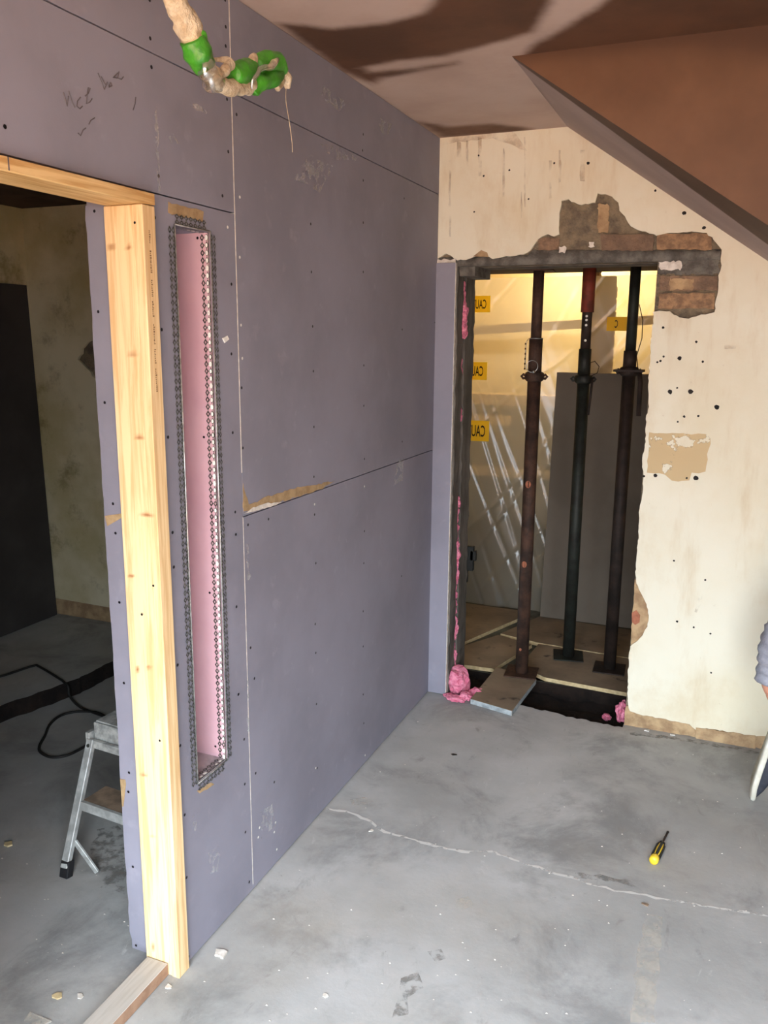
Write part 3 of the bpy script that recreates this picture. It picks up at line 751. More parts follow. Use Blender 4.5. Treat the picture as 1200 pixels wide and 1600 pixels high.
MB().box((-.092, DY0, 0), (.0115, DY0+.04, 1.875)).build('near_post', MAT['pine_y'], fr, bevel=.0015)
p0 = onL(12, 238, .0128); 
MB().box((.0124, p0.y-.0012, 1.877), (.0132, p0.y+.0012, 1.899)).build('pencil_line', MAT['pencil'], fr)
discs([(211,348),(240,915),(250,1157),(222,960)], lambda x, y: on(x, y, 1, 1.4978), (0,-1,0), .003, 'nail_heads', MAT['screw'], fr)
# small printed grading marks down the side of the strip
mb = MB(); rnd = random.Random(4); za = onL(233, 360, .0117).z; zb = onL(243, 620, .0117).z; z = za
while z > zb:
    run = rnd.uniform(.02, .05); e = z-run
    while z > e:
        h = rnd.uniform(.0016, .004); yc = 1.5195
        mb.box((.0114, yc-.0028, z-h), (.0119, yc+.0028*rnd.uniform(-.2, 1), z)); z -= h+.0016
    z -= rnd.uniform(.006, .014)
mb.build('ink_print', MAT['print'], fr)
# sole plate left on the floor across the doorway
sp = MB()
q = [(-.086, 1.497), (-.022, 1.497), (-.022, DY0+.043), (-.086, DY0+.043)]
sp.prism([q], XY, .002, .036, 0, 1)
tag(sp.build('sole_plate', [MAT['pine_floor'], MAT['cutedge']], bevel=.001), 'dusty timber sole plate lying on the floor across the doorway', 'timber')

# ------------------------------------------------------------------ galvanised corner beads around the niche
def lattice(mb, o, u, v, L, W, pitch=.0175, rows=2, wire=.0011, t=.0008):
    """diamond mesh flange: o origin, u along, v across"""
    o, u, v = Vector(o), Vector(u), Vector(v); nrm = u.cross(v)
    n = int(L/pitch); rh = W/rows
    for r in range(rows):
        for i in range(n):
            x0 = i*pitch; y0 = r*rh
            a = o+u*x0+v*(y0+rh/2); b = o+u*(x0+pitch/2)+v*(y0+rh); c = o+u*(x0+pitch)+v*(y0+rh/2); d = o+u*(x0+pitch/2)+v*y0
            cen = (a+c)/2; ins = [cen+(p-cen)*.44 for p in (a, b, c, d)]
            k = len(mb.v); mb.v += [tuple(p+nrm*t) for p in (a, b, c, d)]+[tuple(p+nrm*t) for p in ins]
            for j in range(4):
                mb.f.append((k+j, k+(j+1) % 4, k+4+(j+1) % 4, k+4+j)); mb.m.append(0)
    # selvedge next to the nose
    mb.add([o, o+u*L, o+u*L+v*.003, o+v*.003], [(0,1,2,3)])
    return mb
def bead(label, o, u, vf, vi, L, wf, wi, filler=False):
    e = empty('corner_bead', o, label, 'corner bead', 'galvanised beads framing the niche')
    nf = Vector(u).cross(Vector(vf)); s1 = 1 if nf.x > 0 else -1
    mb = MB(); lattice(mb, Vector(o)+Vector((.0012, 0, 0)), u, vf, L, wf, t=.0008*s1); link('face_flange', mb.mesh('f', False), MAT['galv'], e)
    ni = Vector(u).cross(Vector(vi)); out = Vector(vf)*-1
    s2 = 1 if ni.dot(out) > 0 else -1
    mb = MB(); lattice(mb, Vector(o)+out*.004, u, vi, L, wi, t=.0008*s2); link('return_flange', mb.mesh('f', False), MAT['galv'], e)
    MB().tube([Vector(o)+Vector((.002, 0, 0)), Vector(o)+Vector((.002, 0, 0))+Vector(u)*L], .0016, 6).build('bead_nose', MAT['galvline'], e, True)
    if filler:
        mb = MB(); n = int(L/.0175)
        for i in range(n):
            if random.random() > filler: continue
            c = Vector(o)+out*.0052+Vector(u)*(.0175*(i+.5))+Vector(vi)*(wi*.26); k_ = random.uniform(.75, 1.1)
            nn = 9; mb.add([c+Vector(u)*.0064*k_*math.cos(6.283*k/nn)+Vector(vi)*.0042*k_*math.sin(6.283*k/nn) for k in range(nn)], [tuple(range(nn))])
        fo = link('filler_dabs', mb.mesh('f', False), MAT['filler'], e); fo['kind'] = 'stuff'
    return e
zt, zb_ = NIZ1, NIZ0
bead('galvanised bead up the left edge of the niche, nearest the pine post', (0, NIY0, zb_), (0,0,1), (0,-1,0), (-1,0,0), zt-zb_, .026, .02)
bead('galvanised bead up the right edge of the niche with white filler in its holes', (0, NIY1, zb_), (0,0,1), (0,1,0), (-1,0,0), zt-zb_, .022, .025, .97)
bead('short galvanised bead across the top of the niche', (0, NIY0, zt), (0,1,0), (0,0,1), (-1,0,0), NIY1-NIY0, .024, .02, .5)
bead('short galvanised bead across the bottom sill of the niche', (0, NIY0, zb_), (0,1,0), (0,0,-1), (-1,0,0), NIY1-NIY0, .024, .024, .6)

# ------------------------------------------------------------------ steel props
def cyl(mb, c, z0, z1, r, n=20, mi=0): return mb.tube([(c[0], c[1], z0), (c[0], c[1], z1)], r, n, True, mi)
def prop(c, zfloor, ztop, zcol, zsleeve, label, outer, inner, kind, plate_rot=0.0):
    e = empty('steel_prop', (c[0], c[1], zfloor), label, 'steel prop', 'steel props in the back doorway')
    R = Matrix.Translation((c[0], c[1], 0)) @ Matrix.Rotation(plate_rot, 4, 'Z')
    MB().box((-.075, -.075, zfloor), (.075, .075, zfloor+.006), 0, R).build('base_plate', outer, e, bevel=.001)
    cyl(MB(), c, zfloor+.006, zcol-.02, .030, 24).build('outer_tube', outer, e, True)
    cyl(MB(), c, zcol+.018, zsleeve, .030, 24).build('threaded_sleeve', outer, e, True)
    cyl(MB(), c, zsleeve-.01, ztop-.006, .024, 20).build('inner_tube', inner, e, True)
    MB().box((-.065, -.065, ztop-.006), (.065, .065, ztop), 0, R).build('head_plate', inner, e, bevel=.001)
    mb = MB(); mb.tube([(c[0], c[1], zcol-.022), (c[0], c[1], zcol-.014), (c[0], c[1], zcol+.014), (c[0], c[1], zcol+.02)], [.034, .042, .042, .034], 24)
    col = mb.build('collar_nut', outer, e, True)
    for s in (-1, 1):
        MB().tube([(c[0]+s*.036, c[1], zcol), (c[0]+s*.05, c[1]-.004, zcol+.008), (c[0]+s*.058, c[1]-.004, zcol), (c[0]+s*.05, c[1]-.004, zcol-.01), (c[0]+s*.036, c[1], zcol-.006)], .006, 8).build('collar_lug', outer, col, True)
    return e
p1 = onF(815, 1052, .025); c1 = (p1.x, 3.755)
c1 = (onB(815, 1045, 3.755).x, 3.755); z1c = onB(833, 588, 3.755).z
P1 = prop(c1, .026, 1.903, z1c, onB(838, 528, 3.755).z, 'rusty brown steel prop standing on the loose plank, nearest the pink foam', MAT['rust'], MAT['rust'], 0, .1)
c2 = (onB(888, 1020, 4.13).x, 4.13); z2c = onB(912, 592, 4.13).z
P2 = prop(c2, .0, 1.955, z2c, onB(914, 545, 4.13).z, 'dark green steel prop with a red painted head, middle of the three', MAT['greenblack'], MAT['darkprop'], 1, .2)
c3 = (onB(952, 1045, 4.04).x, 4.04); z3c = onB(980, 580, 4.04).z
P3 = prop(c3, .0, 1.955, z3c, onB(984, 548, 4.04).z, 'dark brown steel prop nearest the right side of the back doorway', MAT['darkprop'], MAT['greenblack'], 2, .05)
for (px_, py_, r) in [(825,757,.013),(819,882,.012),(813,1015,.006)]:
    p = onB(px_, py_, 3.755-.030)
    mb = MB(); n = 10
    vs = [(p.x+r*math.cos(k*.6283), 0, p.z+1.3*r*math.sin(k*.6283)) for k in range(n)]
    vs = [(x, c1[1]-math.sqrt(max(1e-6, .0306**2-(x-c1[0])**2)), z) for x, _, z in vs]
    mb.add(vs, [tuple(range(n))]); link('primer_spot', mb.mesh('s', False), MAT['orangerust'], P1)
# pin rings, holes and clips
def ring(c, r, nrm, name, mat, parent, rr=.0018):
    c, N = Vector(c), Vector(nrm).normalized(); a = N.orthogonal().normalized(); b = N.cross(a)
    return MB().tube([c+r*(math.cos(k*math.pi/12)*a+math.sin(k*math.pi/12)*b) for k in range(25)], rr, 6, False).build(name, mat, parent, True)
ring((c1[0]-.005, c1[1]-.036, z1c+.045), .026, (0,-1,.1), 'pin_ring', MAT['steel'], P1)
MB().tube([(c1[0]+.005, c1[1]-.05, z1c+.022), (c1[0]+.005, c1[1]+.04, z1c+.022)], .006, 10).build('pin', MAT['steel'], P1, True)
zs = onB(838, 528, 3.755).z
MB().tube([(c1[0]-.032, c1[1]-.004, zs-.004), (c1[0]-.043, c1[1]-.004, zs-.02), (c1[0]-.045, c1[1]-.004, z1c+.03)], .002, 6).build('chain', MAT['steel'], P1, True)
mb = MB()
for k in range(6): mb.box((c1[0]-.048, c1[1]-.008, zs-.03-k*.022), (c1[0]-.042, c1[1]-.002, zs-.022-k*.022))
mb.build('thread_teeth', MAT['rust'], P1)
cyl(MB(), c1, zs-.004, zs, .0308, 24).build('sleeve_rim', MAT['steel'], P1, True)
zr = onB(914, 488, 4.13).z
cyl(MB(), c2, zr, 1.935, .031, 24).build('red_sleeve', MAT['redpaint'], P2, True)
for py_ in (494, 500, 508, 532):
    p = onB(913, py_, 4.13-.0242)
    MB().tube([(c2[0]+.002, c2[1]-.0250, p.z), (c2[0]+.002, c2[1]-.0236, p.z)], .0058, 10).build('pin_hole', MAT['filler'], P2)
MB().tube([(c2[0]+.022, c2[1]-.01, z2c+.075), (c2[0]+.05, c2[1]-.01, z2c+.085), (c2[0]+.072, c2[1]-.01, z2c+.06), (c2[0]+.064, c2[1]-.01, z2c+.03), (c2[0]+.03, c2[1]-.01, z2c+.012)], .0022, 6).build('pin_loop', MAT['darkprop'], P2, True)
MB().tube([(c2[0]+.045, c2[1]-.02, z2c), (c2[0]+.036, c2[1]-.03, z2c-.17)], .006, 8).build('collar_handle', MAT['darkprop'], P2, True)
MB().tube([(c3[0]+.026, c3[1]-.01, z3c+.30), (c3[0]+.046, c3[1]-.01, z3c+.23), (c3[0]+.048, c3[1]-.01, z3c+.15), (c3[0]+.03, c3[1]-.01, z3c+.07), (c3[0]+.04, c3[1]-.01, z3c+.01)], .0022, 6).build('pin_loop', MAT['darkprop'], P3, True)
MB().box((c3[0]-.066, c3[1]-.05, z3c-.002), (c3[0]+.066, c3[1]+.05, z3c+.008)).build('collar_plate', MAT['darkprop'], P3)
MB().tube([(c3[0]+.05, c3[1]-.03, z3c-.004), (c3[0]+.058, c3[1]-.045, z3c-.05), (c3[0]+.06, c3[1]-.05, z3c-.2)], .011, 10).build('collar_handle', MAT['darkprop'], P3, True)

# loose plank under the first prop
q = [onF(*p, z=.022) for p in [(735,1093),(800,1112),(838,1062),(776,1043)]]
me_ = MB().prism([[tuple(p.xy) for p in q]], XY, .0255, .001, 0, 1)
tag(me_.build('loose_plank', [MAT['ply'], MAT['foil']], bevel=.001), 'short grey-edged plank bridging the trench under the rusty prop', 'plank')
# plywood sheets on the inner floor
for L, lab in [([(-.06, 4.06), (.159, 4.676), (.16, 4.76), (-.8, 4.78), (-.8, 4.06)], 'brown plywood sheet in the far left corner behind the doorway'),
            ([(-.3, 3.80), (.02, 3.80), (.205, 3.81), (.305, 4.22), (.10, 4.295), (-.03, 4.05), (-.3, 4.05)], 'small stained plywood sheet beside the left door jamb'),
            ([(.105, 4.32), (.325, 4.262), (1.2, 4.21), (1.2, 4.66), (.24, 4.70)], 'long plywood sheet lying in front of the dark leaning board'),
            ([(.315, 3.90), (.46, 3.805), (1.2, 3.755), (1.2, 4.20), (.335, 4.245)], 'dirty plywood sheet at the trench edge under two props')]:
    tag(MB().prism([L], XY, -.0005, -.0195, 0, 1).build('plywood_sheet', [MAT['ply'], MAT['plyedge']]), lab, 'plywood', 'plywood sheets behind the doorway')

# ------------------------------------------------------------------ polythene, tapes and what stands behind
me = grid((-.95, 4.82, -.015), (2.6, 0, 0), (0, 0, 1.965), 260, 200)
for v in me.vertices:
    x, z = v.co.x, v.co.z
    d = .010*math.sin(7*(x+.30*z)+5*noise.noise(Vector((x*1.1, z*.8, 0))))
    d += .008*noise.fractal(Vector((x*3+z*1.2, z*.7, 2)), 1, 2, 3)
    low = 1 if z < 1.2 else max(.15, 1-(z-1.2)*3)
    fold = abs(noise.noise(Vector((x*7+z*2.6, z*.45, 5)))); d += .009*low*max(0, .12-fold)/.12
    fold2 = abs(noise.noise(Vector((x*4.5-z*3.6, (x+z)*.5, 8)))); d += .005*max(0, .07-fold2)/.07
    v.co.y += d + .02*max(0, .3-z)
tag(link('polythene_sheet', me, MAT['poly'], None, True), 'creased clear polythene dust sheet hung across the back room', 'plastic sheet')
def text_mesh(body, size):
    cu = bpy.data.curves.new('t', 'FONT'); cu.body = body; cu.size = size; cu.offset = size*.012; cu.resolution_u = 3
    ob = bpy.data.objects.new('t', cu); COL.objects.link(ob)
    dg = bpy.context.evaluated_depsgraph_get(); dg.update()
    me = bpy.data.meshes.new_from_object(ob.evaluated_get(dg)); bpy.data.objects.remove(ob); return me
def tape(px_r, y0, y1, lab, body, width):
    yy = 4.775
    a = onB(px_r, y0, yy); b = onB(px_r, y1, yy); h = a.z-b.z; xr = (a.x+b.x)/2; zc = (a.z+b.z)/2
    e = empty('caution_tape', (xr, yy, b.z), lab, 'warning tape', 'caution tape strips on the polythene')
    MB().box((xr-width, yy, b.z), (xr, yy+.001, a.z)).build('tape_strip', MAT['tapeyellow'], e)
    me = text_mesh(body, h*.78); P = verts_np(me)
    # seen from behind: mirrored lettering reading leftwards from the right end
    x0 = xr-(.022 if width > .2 else .055)
    for v in me.vertices: v.co = (x0-v.co.x*.44, yy-.0006, zc-h*.27+v.co.y)
    if width < .12:
        bm = bmesh.new(); bm.from_mesh(me)
        bmesh.ops.bisect_plane(bm, geom=list(bm.verts)+list(bm.edges)+list(bm.faces), plane_co=(xr-width, 0, 0), plane_no=(-1, 0, 0), clear_outer=True); bm.to_mesh(me); bm.free()
    link('lettering', me, MAT['tapeblack'], e)
tape(766, 462, 488, 'topmost yellow strip of mirrored caution tape by the left jamb', 'CAUTION', .42)
tape(761, 566, 594, 'middle yellow strip of mirrored caution tape by the left jamb', 'CAUTION', .40)
tape(764, 658, 690, 'lowest yellow strip of mirrored caution tape by the left jamb', 'CAUTION', .42)
tape(982, 495, 517, 'short yellow strip of caution tape between the middle and right props', 'C', .115)
# dark board leaning against the sheet
gb = MB(); 
za_ = 1.425
gb.add([(.245, 4.70, 0), (.80, 4.70, 0), (1.15, 4.70, 0), (.262, 4.762, za_), (1.15, 4.762, za_), (.245, 4.712, 0), (1.15, 4.712, 0), (.262, 4.774, za_), (1.15, 4.774, za_)],
       [(0,2,4,3), (5,7,8,6), (0,3,7,5), (2,6,8,4), (3,4,8,7), (0,5,6,2)])
tag(gb.build('leaning_board', MAT['greyboard']), 'plain dark grey board leaning against the polythene behind the props', 'board')
# low wall with timber rails behind the sheet
tag(MB().box((-.99, 5.25, -.02), (1.69, 5.36, 1.19)).build('wall_low_partition', MAT['blockwall']), kind='structure')
def batten(a, b, w, t, lab):
    tag(MB().bar(a, b, w, t).build('timber_batten', MAT['pine_x'], bevel=.001), lab, 'timber batten', 'timber battens behind the polythene')
batten((-.98, 5.29, 1.226), (.75, 5.29, 1.226), .10, .07, 'pale timber rail along the low wall top, behind the polythene')
batten((-.98, 5.22, .765), (.75, 5.22, .765), .05, .06, 'lower pale timber rail on the low wall behind the polythene')
batten((-.98, 5.22, 1.10), (-.10, 5.22, 1.10), .05, .06, 'short pale timber rail beside the lowest caution tape, behind the polythene')
pb_ = [onB(735, 503, 5.0), onB(1010, 468, 5.0)]
batten(pb_[0]+Vector((-.66, 0, -.09)), pb_[1]+Vector((.60, 0, -.08)), .03, .05, 'long sloping timber brace high behind the polythene')
pe = empty('brick_pier', (.41, 5.31, 1.262), 'narrow brick pier standing on the low wall behind the polythene', 'brick pier')
MB().box((.316, 5.265, 1.262), (.484, 5.345, 1.98)).build('mortar_core', MAT['render'], pe)
MB().box((.316, 5.265, 1.98), (.386, 5.345, 2.41)).build('mortar_core', MAT['render'], pe)
z = 1.264; k = 0
while z < 2.40:
    x0 = .31 + (.0 if k % 2 else .006); x1 = .49 if z < 1.93 else .39
    MB().box((x0, 5.26, z), (x1, 5.35, z+.066)).build('brick', MAT['brick'], pe, bevel=.003); z += .074; k += 1
# work-light bulb hanging above, out of sight behind the lobby ceiling
be = empty('pendant_bulb', (.25, 5.75, 2.41), 'warm bulb hanging from the inner room ceiling', 'light bulb')
MB().tube([(.25, 5.75, 2.42), (.25, 5.75, 2.30)], .004, 6).build('flex', MAT['black'], be)
MB().tube([(.25, 5.75, 2.31), (.25, 5.75, 2.27)], .018, 12).build('lamp_holder', MAT['black'], be)
mb = MB(); mb.tube([(.25, 5.75, 2.27), (.25, 5.75, 2.255), (.25, 5.75, 2.22), (.25, 5.75, 2.185), (.25, 5.75, 2.175)], [.012, .018, .03, .022, .004], 16)
mb.build('glass_bulb', MAT['bulb'], be, True)
bl = bpy.data.lights.new('bulb_light', 'POINT'); bl.energy = 6.5; bl.color = (1, .87, .66); bl.shadow_soft_size = .04
blo = bpy.data.objects.new('bulb_light', bl); COL.objects.link(blo); blo.location = (.25, 5.75, 2.12)

# ------------------------------------------------------------------ pink foam
def lump(c, r, seed, name, parent=None, lab=None, sq=(1, 1, 1), group='pink insulation offcuts by the back doorway'):
    bm = bmesh.new(); bmesh.ops.create_icosphere(bm, subdivisions=3, radius=1)
    for v in bm.verts:
        n = noise.fractal(v.co*1.6+Vector((seed*3.1, seed, 0)), 1, 2, 4); n2 = noise.cell(v.co*2.4+Vector((seed, 0, 0)))
        v.co *= 1+.38*n+.10*n2
        v.co = Vector((v.co.x*sq[0]*r, v.co.y*sq[1]*r, v.co.z*sq[2]*r)) + Vector(c)
    me = bpy.data.meshes.new(name); bm.to_mesh(me); bm.free()
    o = link(name, me, MAT['foam'], parent)
    if lab: tag(o, lab, 'insulation', group)
    return o
# cavity fill, part of the wall
rnd = random.Random(3)
for (py0, py1, r) in [(440,478,.018),(470,520,.026),(560,586,.012),(640,660,.011),(780,860,.013),(860,905,.015),(900,960,.013),(950,1010,.015),(1000,1040,.014)]:
    n = max(2, int((py1-py0)/12))
    for k in range(n):
        py_ = py0+(py1-py0)*(k+.5)/n; z = on(712, py_, 0, NX0).z
        lump((NX0-.004+rnd.uniform(-.004, .006), D+.105+rnd.uniform(-.006, .006), z), r*rnd.uniform(.8, 1.25), k+py0, 'cavity_insulation', wall_back, sq=(.8, 1.0, 1.5))
foams = [((.125, 3.475, .055), .052, (1, 1, 1.2), 'largest pink foam chunk heaped against the left jamb'),
 ((.215, 3.475, .0), .036, (1.2, 1, .8), 'pink foam chunk in the trench beside the heap'),
 ((.185, 3.395, .022), .026, (1.1, 1, .7), 'pink foam chunk at the foot of the jamb heap, towards the room'),
 ((.262, 3.53, -.01), .022, (1.4, .9, .6), 'flat pink foam scrap between the heap and the plank'),
 ((.15, 3.375, .012), .030, (1.5, .8, .45), 'torn pink foam scrap lying on the concrete edge'),
 ((.104, 3.40, .010), .016, (1.5, 1, .5), 'small pink foam crumb nearest the lilac strip'),
 ((.862, 3.50, .03), .038, (.7, .9, 1.2), 'pink foam chunk stuck to the right jamb at floor level'),
 (tuple(onF(948, 1120, -.05)), .019, (1, 1, .8), 'small round pink foam ball in the dark trench')]
for i, (c, r, sq, lab) in enumerate(foams): lump(c, r, 20+i, 'foam_chunk', None, lab, sq)
# black latch on the far edge of the jamb
lt = empty('black_latch', (.075, D+.27, .8), 'black metal latch box on the far edge of the left jamb', 'latch')
zc = on(733, 868, 1, D+.28).z
MB().box((.06, D+.262, zc-.07), (.118, D+.285, zc+.05)).build('latch_case', MAT['black'], lt, bevel=.003)
MB().box((.10, D+.262, zc-.02), (.130, D+.282, zc+.03)).build('latch_bolt', MAT['black'], lt, bevel=.003)
MB().box((.07, D+.262, zc-.13), (.092, D+.275, zc-.06)).build('latch_tail', MAT['black'], lt, bevel=.002)

# ------------------------------------------------------------------ hanging taped cable bundle
XC = .30
def cp(px, py, dx=0.0): return onL(px, py, XC+dx)
def spline(pts, n=8):
    pts = [Vector(p) for p in pts]; out = []
    for i in range(len(pts)-1):
        p0 = pts[max(i-1, 0)]; p1_ = pts[i]; p2_ = pts[i+1]; p3_ = pts[min(i+2, len(pts)-1)]
        for k in range(n):
            t = k/n; out.append(.5*((2*p1_)+(p2_-p0)*t+(2*p0-5*p1_+4*p2_-p3_)*t*t+(3*p1_-p0-3*p2_+p3_)*t**3))
    out.append(pts[-1]); return out
def lumpy(pts, r, seed, n=14, amp=.3, rep=8):
    S = spline(pts, rep); mb = MB(); rs = []
    for i, p in enumerate(S):
        t = i/(len(S)-1)*(len(r)-1); a = int(min(t, len(r)-2)); rs.append(r[a]*(1-(t-a))+r[a+1]*(t-a))
    mb.tube(S, rs, n)
    vs = []
    for v in mb.v:
        p = Vector(v); k = noise.noise_vector(p*55+Vector((seed, 0, 0)))
        vs.append(tuple(p+k*amp*sum(rs)/len(rs)))
    mb.v = vs; return mb
top = cp(255, -60); 
cb = empty('taped_cable_bundle', (XC, top.y-.10, 2.40), 'cream taped cable bundle with green tape hanging from the ceiling', 'cable')
lumpy([(XC, top.y-.12, 2.402), (XC, top.y-.06, 2.27), cp(262,-30), cp(276,5), cp(292,40), cp(306,72), cp(320,102), cp(335,124)], [.019, .019, .018, .019, .021, .020, .017, .015], 1, amp=.35).build('cream_wrap', MAT['wrap'], cb, True)
lumpy([cp(300,62,.004), cp(309,82,.006), cp(320,106,.006)], [.0215, .0245, .018], 2, amp=.22).build('green_tape', MAT['greentape'], cb, True)
lumpy([cp(306,52,.01), cp(316,55,.016), cp(322,60,.012)], [.006, .008, .004], 3).build('green_tape', MAT['greentape'], cb, True)
lumpy([cp(318,96,.012), cp(324,112,.016), cp(334,128,.012), cp(346,122,.008)], [.012, .018, .017, .010], 4, amp=.5).build('clear_film', MAT['film'], cb, True)
lumpy([cp(330,120), cp(345,134), cp(364,138), cp(386,136), cp(398,124)], [.010, .013, .014, .013, .010], 5, amp=.4).build('cream_wrap', MAT['wrap'], cb, True)
lumpy([cp(336,128,.01), cp(350,112,.012), cp(360,100,.01), cp(352,94,.006), cp(330,92,.004)], [.006, .010, .009, .006, .003], 6, amp=.6).build('loose_tape', MAT['wrap'], cb, True)
lumpy([cp(362,116), cp(376,114), cp(392,108)], [.017, .022, .019], 7, amp=.18).build('green_tape', MAT['greentape'], cb, True)
lumpy([cp(388,112,.002), cp(393,98,.004), cp(398,88,.002)], [.006, .010, .006], 8, amp=.4).build('loose_tape', MAT['wrap'], cb, True)
lumpy([cp(398,104), cp(414,98), cp(430,100), cp(440,112)], [.016, .022, .022, .014], 9, amp=.22).build('green_tape', MAT['greentape'], cb, True)
lumpy([cp(438,118,.006), cp(424,124,.008), cp(406,130,.008), cp(397,146,.006)], [.012, .016, .015, .008], 10, amp=.3).build('green_tape', MAT['greentape'], cb, True)
lumpy([cp(394,140,.016), cp(396,124,.022), cp(408,108,.026), cp(424,104,.026), cp(432,94,.022)], [.002, .004, .005, .006, .006], 11, amp=.5).build('clear_film', MAT['film'], cb, True)
lumpy([cp(420,104,.022), cp(428,98,.024), cp(433,93,.02)], [.004, .007, .003], 15, amp=.4).build('loose_tape', MAT['wrap'], cb, True)
lumpy([cp(440,108), cp(448,122), cp(450,136)], [.008, .010, .005], 12, amp=.5).build('loose_tape', MAT['wrap'], cb, True)
lumpy([cp(430,128,.004), cp(434,138,.004), cp(444,126,.002)], [.006, .006, .004], 13, amp=.4).build('loose_tape', MAT['wrap'], cb, True)
MB().tube(spline([cp(447,138), cp(447,160), cp(452,190), cp(456,220), cp(457,238)]), .0006, 5).build('loose_thread', MAT['wrap'], cb)

# ------------------------------------------------------------------ step ladder in the side room
sl = empty('step_ladder', (-.40, 1.85, 0), 'small scuffed aluminium step ladder seen past the pine post', 'step ladder')
U = Vector((.997, -.08, 0)); V = Vector((.08, .997, 0)); LW = .40
F0 = Vector((-.553, 1.705, 0)); T0 = Vector((-.572, 1.87, .37))
def lp(base, u=0, v=0, z=0): return base+U*u+V*v+Vector((0, 0, z))
for u_ in (0, LW):
    lg = MB().bar(lp(F0, u_, 0, .03), lp(T0, u_), .026, .018, ref=Vector((0,1,0))).build('leg', MAT['alu'], sl, bevel=.002)
    MB().bar(lp(F0, u_, 0, 0), lp(F0, u_, .012, .05), .031, .026, ref=Vector((0,1,0))).build('rubber_foot', MAT['rubber'], lg, bevel=.002)
    rl = MB().bar(lp(T0, u_*.94+.012, .10, -.01), lp(F0, u_+.02*(1 if u_ == 0 else -1), .48, .02), .03, .014, ref=Vector((0,1,0))).build('leg', MAT['alupaint'], sl, bevel=.002)
    MB().bar(lp(F0, u_+.02*(1 if u_ == 0 else -1), .475, .0), lp(F0, u_+.02*(1 if u_ == 0 else -1), .47, .04), .034, .02, ref=Vector((0,1,0))).build('rubber_foot', MAT['rubber'], rl, bevel=.002)
mid = F0.lerp(T0, .52)
MB().bar(lp(mid, .004), lp(mid, LW-.004), .012, .030, ref=Vector((0,0,1))).build('tread_front', MAT['alu'], sl, bevel=.001)
f = Matrix((U, V, Vector((0,0,1)))).transposed().to_4x4(); f.translation = mid
MB().box((.01, .004, .002), (LW-.01, .10, .014), 0, f).build('tread', MAT['tread'], sl, bevel=.001)
MB().bar(lp(T0, .004, 0, -.012), lp(T0, LW-.004, 0, -.012), .012, .026).build('top_rail', MAT['alupaint'], sl, bevel=.001)
f = Matrix((U, V, Vector((0,0,1)))).transposed().to_4x4(); f.translation = T0
MB().box((.0, .02, .035), (LW, .26, .055), 0, f).build('platform', MAT['alupaint'], sl, bevel=.003)
MB().box((.0, .012, -.015), (LW, .022, .052), 0, f).build('platform_front', MAT['alupaint'], sl, bevel=.002)
MB().box((-.022, -.004, -.03), (-.006, .03, .02), 0, f).build('hinge_cap', MAT['alupaint'], sl, bevel=.002)
st = F0.lerp(T0, .26)
MB().bar(st+U*.008, onF(152, 1363, .006), .008, .016).build('stay', MAT['alu'], sl, bevel=.001)
for t in (.52, .96):
    c = F0.lerp(T0, t); MB().tube([c+Vector((0, -.008, 0)), c+Vector((0, -.0115, .001))], .006, 8).build('rivet', MAT['galv'], sl)

# cable on the side-room floor
def fz(px, py): 
    return onF(px, py, .006)
cab = [onF(-30,1060,.081), onF(0,1057,.081), onF(50,1041,.081), onF(62,1042,.081), onF(92,1060,.081), onF(100,1066,.084), onF(102,1068,.083)+Vector((.02, -.005, -.01)), onF(102,1068,.083)+Vector((.03, -.01, -.05)), onF(124,1104,.007), fz(145,1113), fz(165,1120), fz(150,1113), fz(120,1112), fz(95,1118), fz(78,1132), fz(70,1150), fz(62,1165), fz(63,1175), fz(80,1183), fz(105,1180), fz(130,1168), fz(150,1156), fz(175,1150)]
tag(MB().tube(spline(cab, 6), .0055, 8).build('black_cable', MAT['cable'], None, True), 'looped black cable trailing over the raised slab of the dark side room', 'cable')
# charcoal board against the side-room wall
bb = MB()
ya, yb = RY0+.1, D-.02
bb.add([(RX0+.05, ya, .077), (RX0+.05, yb, .077), (RX0+.012, yb, 1.86), (RX0+.012, ya, 1.86), (RX0+.036, ya, .077), (RX0+.036, yb, .077), (RX0+.002, yb, 1.86), (RX0+.002, ya, 1.86)],
       [(0,1,2,3), (4,7,6,5), (0,4,5,1), (3,2,6,7), (0,3,7,4), (1,5,6,2)])
tag(bb.build('charcoal_board', MAT['blackboard']), 'large charcoal board leaning on the side wall of the dark room', 'board')

# ------------------------------------------------------------------ screwdriver
a = onF(1022, 1343, .014); b = onF(1044, 1299, .010)
sdv = empty('screwdriver', (a.x, a.y, 0), 'yellow and black screwdriver lying on the concrete floor', 'screwdriver')
d = (b-a); d.normalize()
pa = lambda t: a+d*t
side = Vector((-d.y, d.x, 0)).normalized(); upv = side.cross(d)
cap = MB().tube([pa(-.012), pa(-.010), pa(-.004), pa(.006), pa(.02)], [.006, .0125, .0145, .0145, .012], 18).build('handle_end', MAT['yellow'], sdv, True)
hd = MB().tube([pa(.02), pa(.035), pa(.06), pa(.085), pa(.095), pa(.102)], [.0115, .0125, .0130, .0115, .0085, .009], 18).build('handle_core', MAT['yellow'], sdv, True)
for k in range(6):
    an = k*math.pi/3+.3; o_ = side*math.cos(an)+upv*math.sin(an)
    MB().bar(pa(.018)+o_*.0118, pa(.088)+o_*.0115, .0088, .005, ref=o_).build('grip_rib', MAT['black'], hd)
MB().tube([pa(.092), pa(.106)], .0096, 16).build('ferrule', MAT['black'], sdv, True)
MB().tube([pa(.10), pa(.175), pa(.183)], [.0034, .0034, .0042], 10).build('shank', MAT['darkprop'], sdv, True)

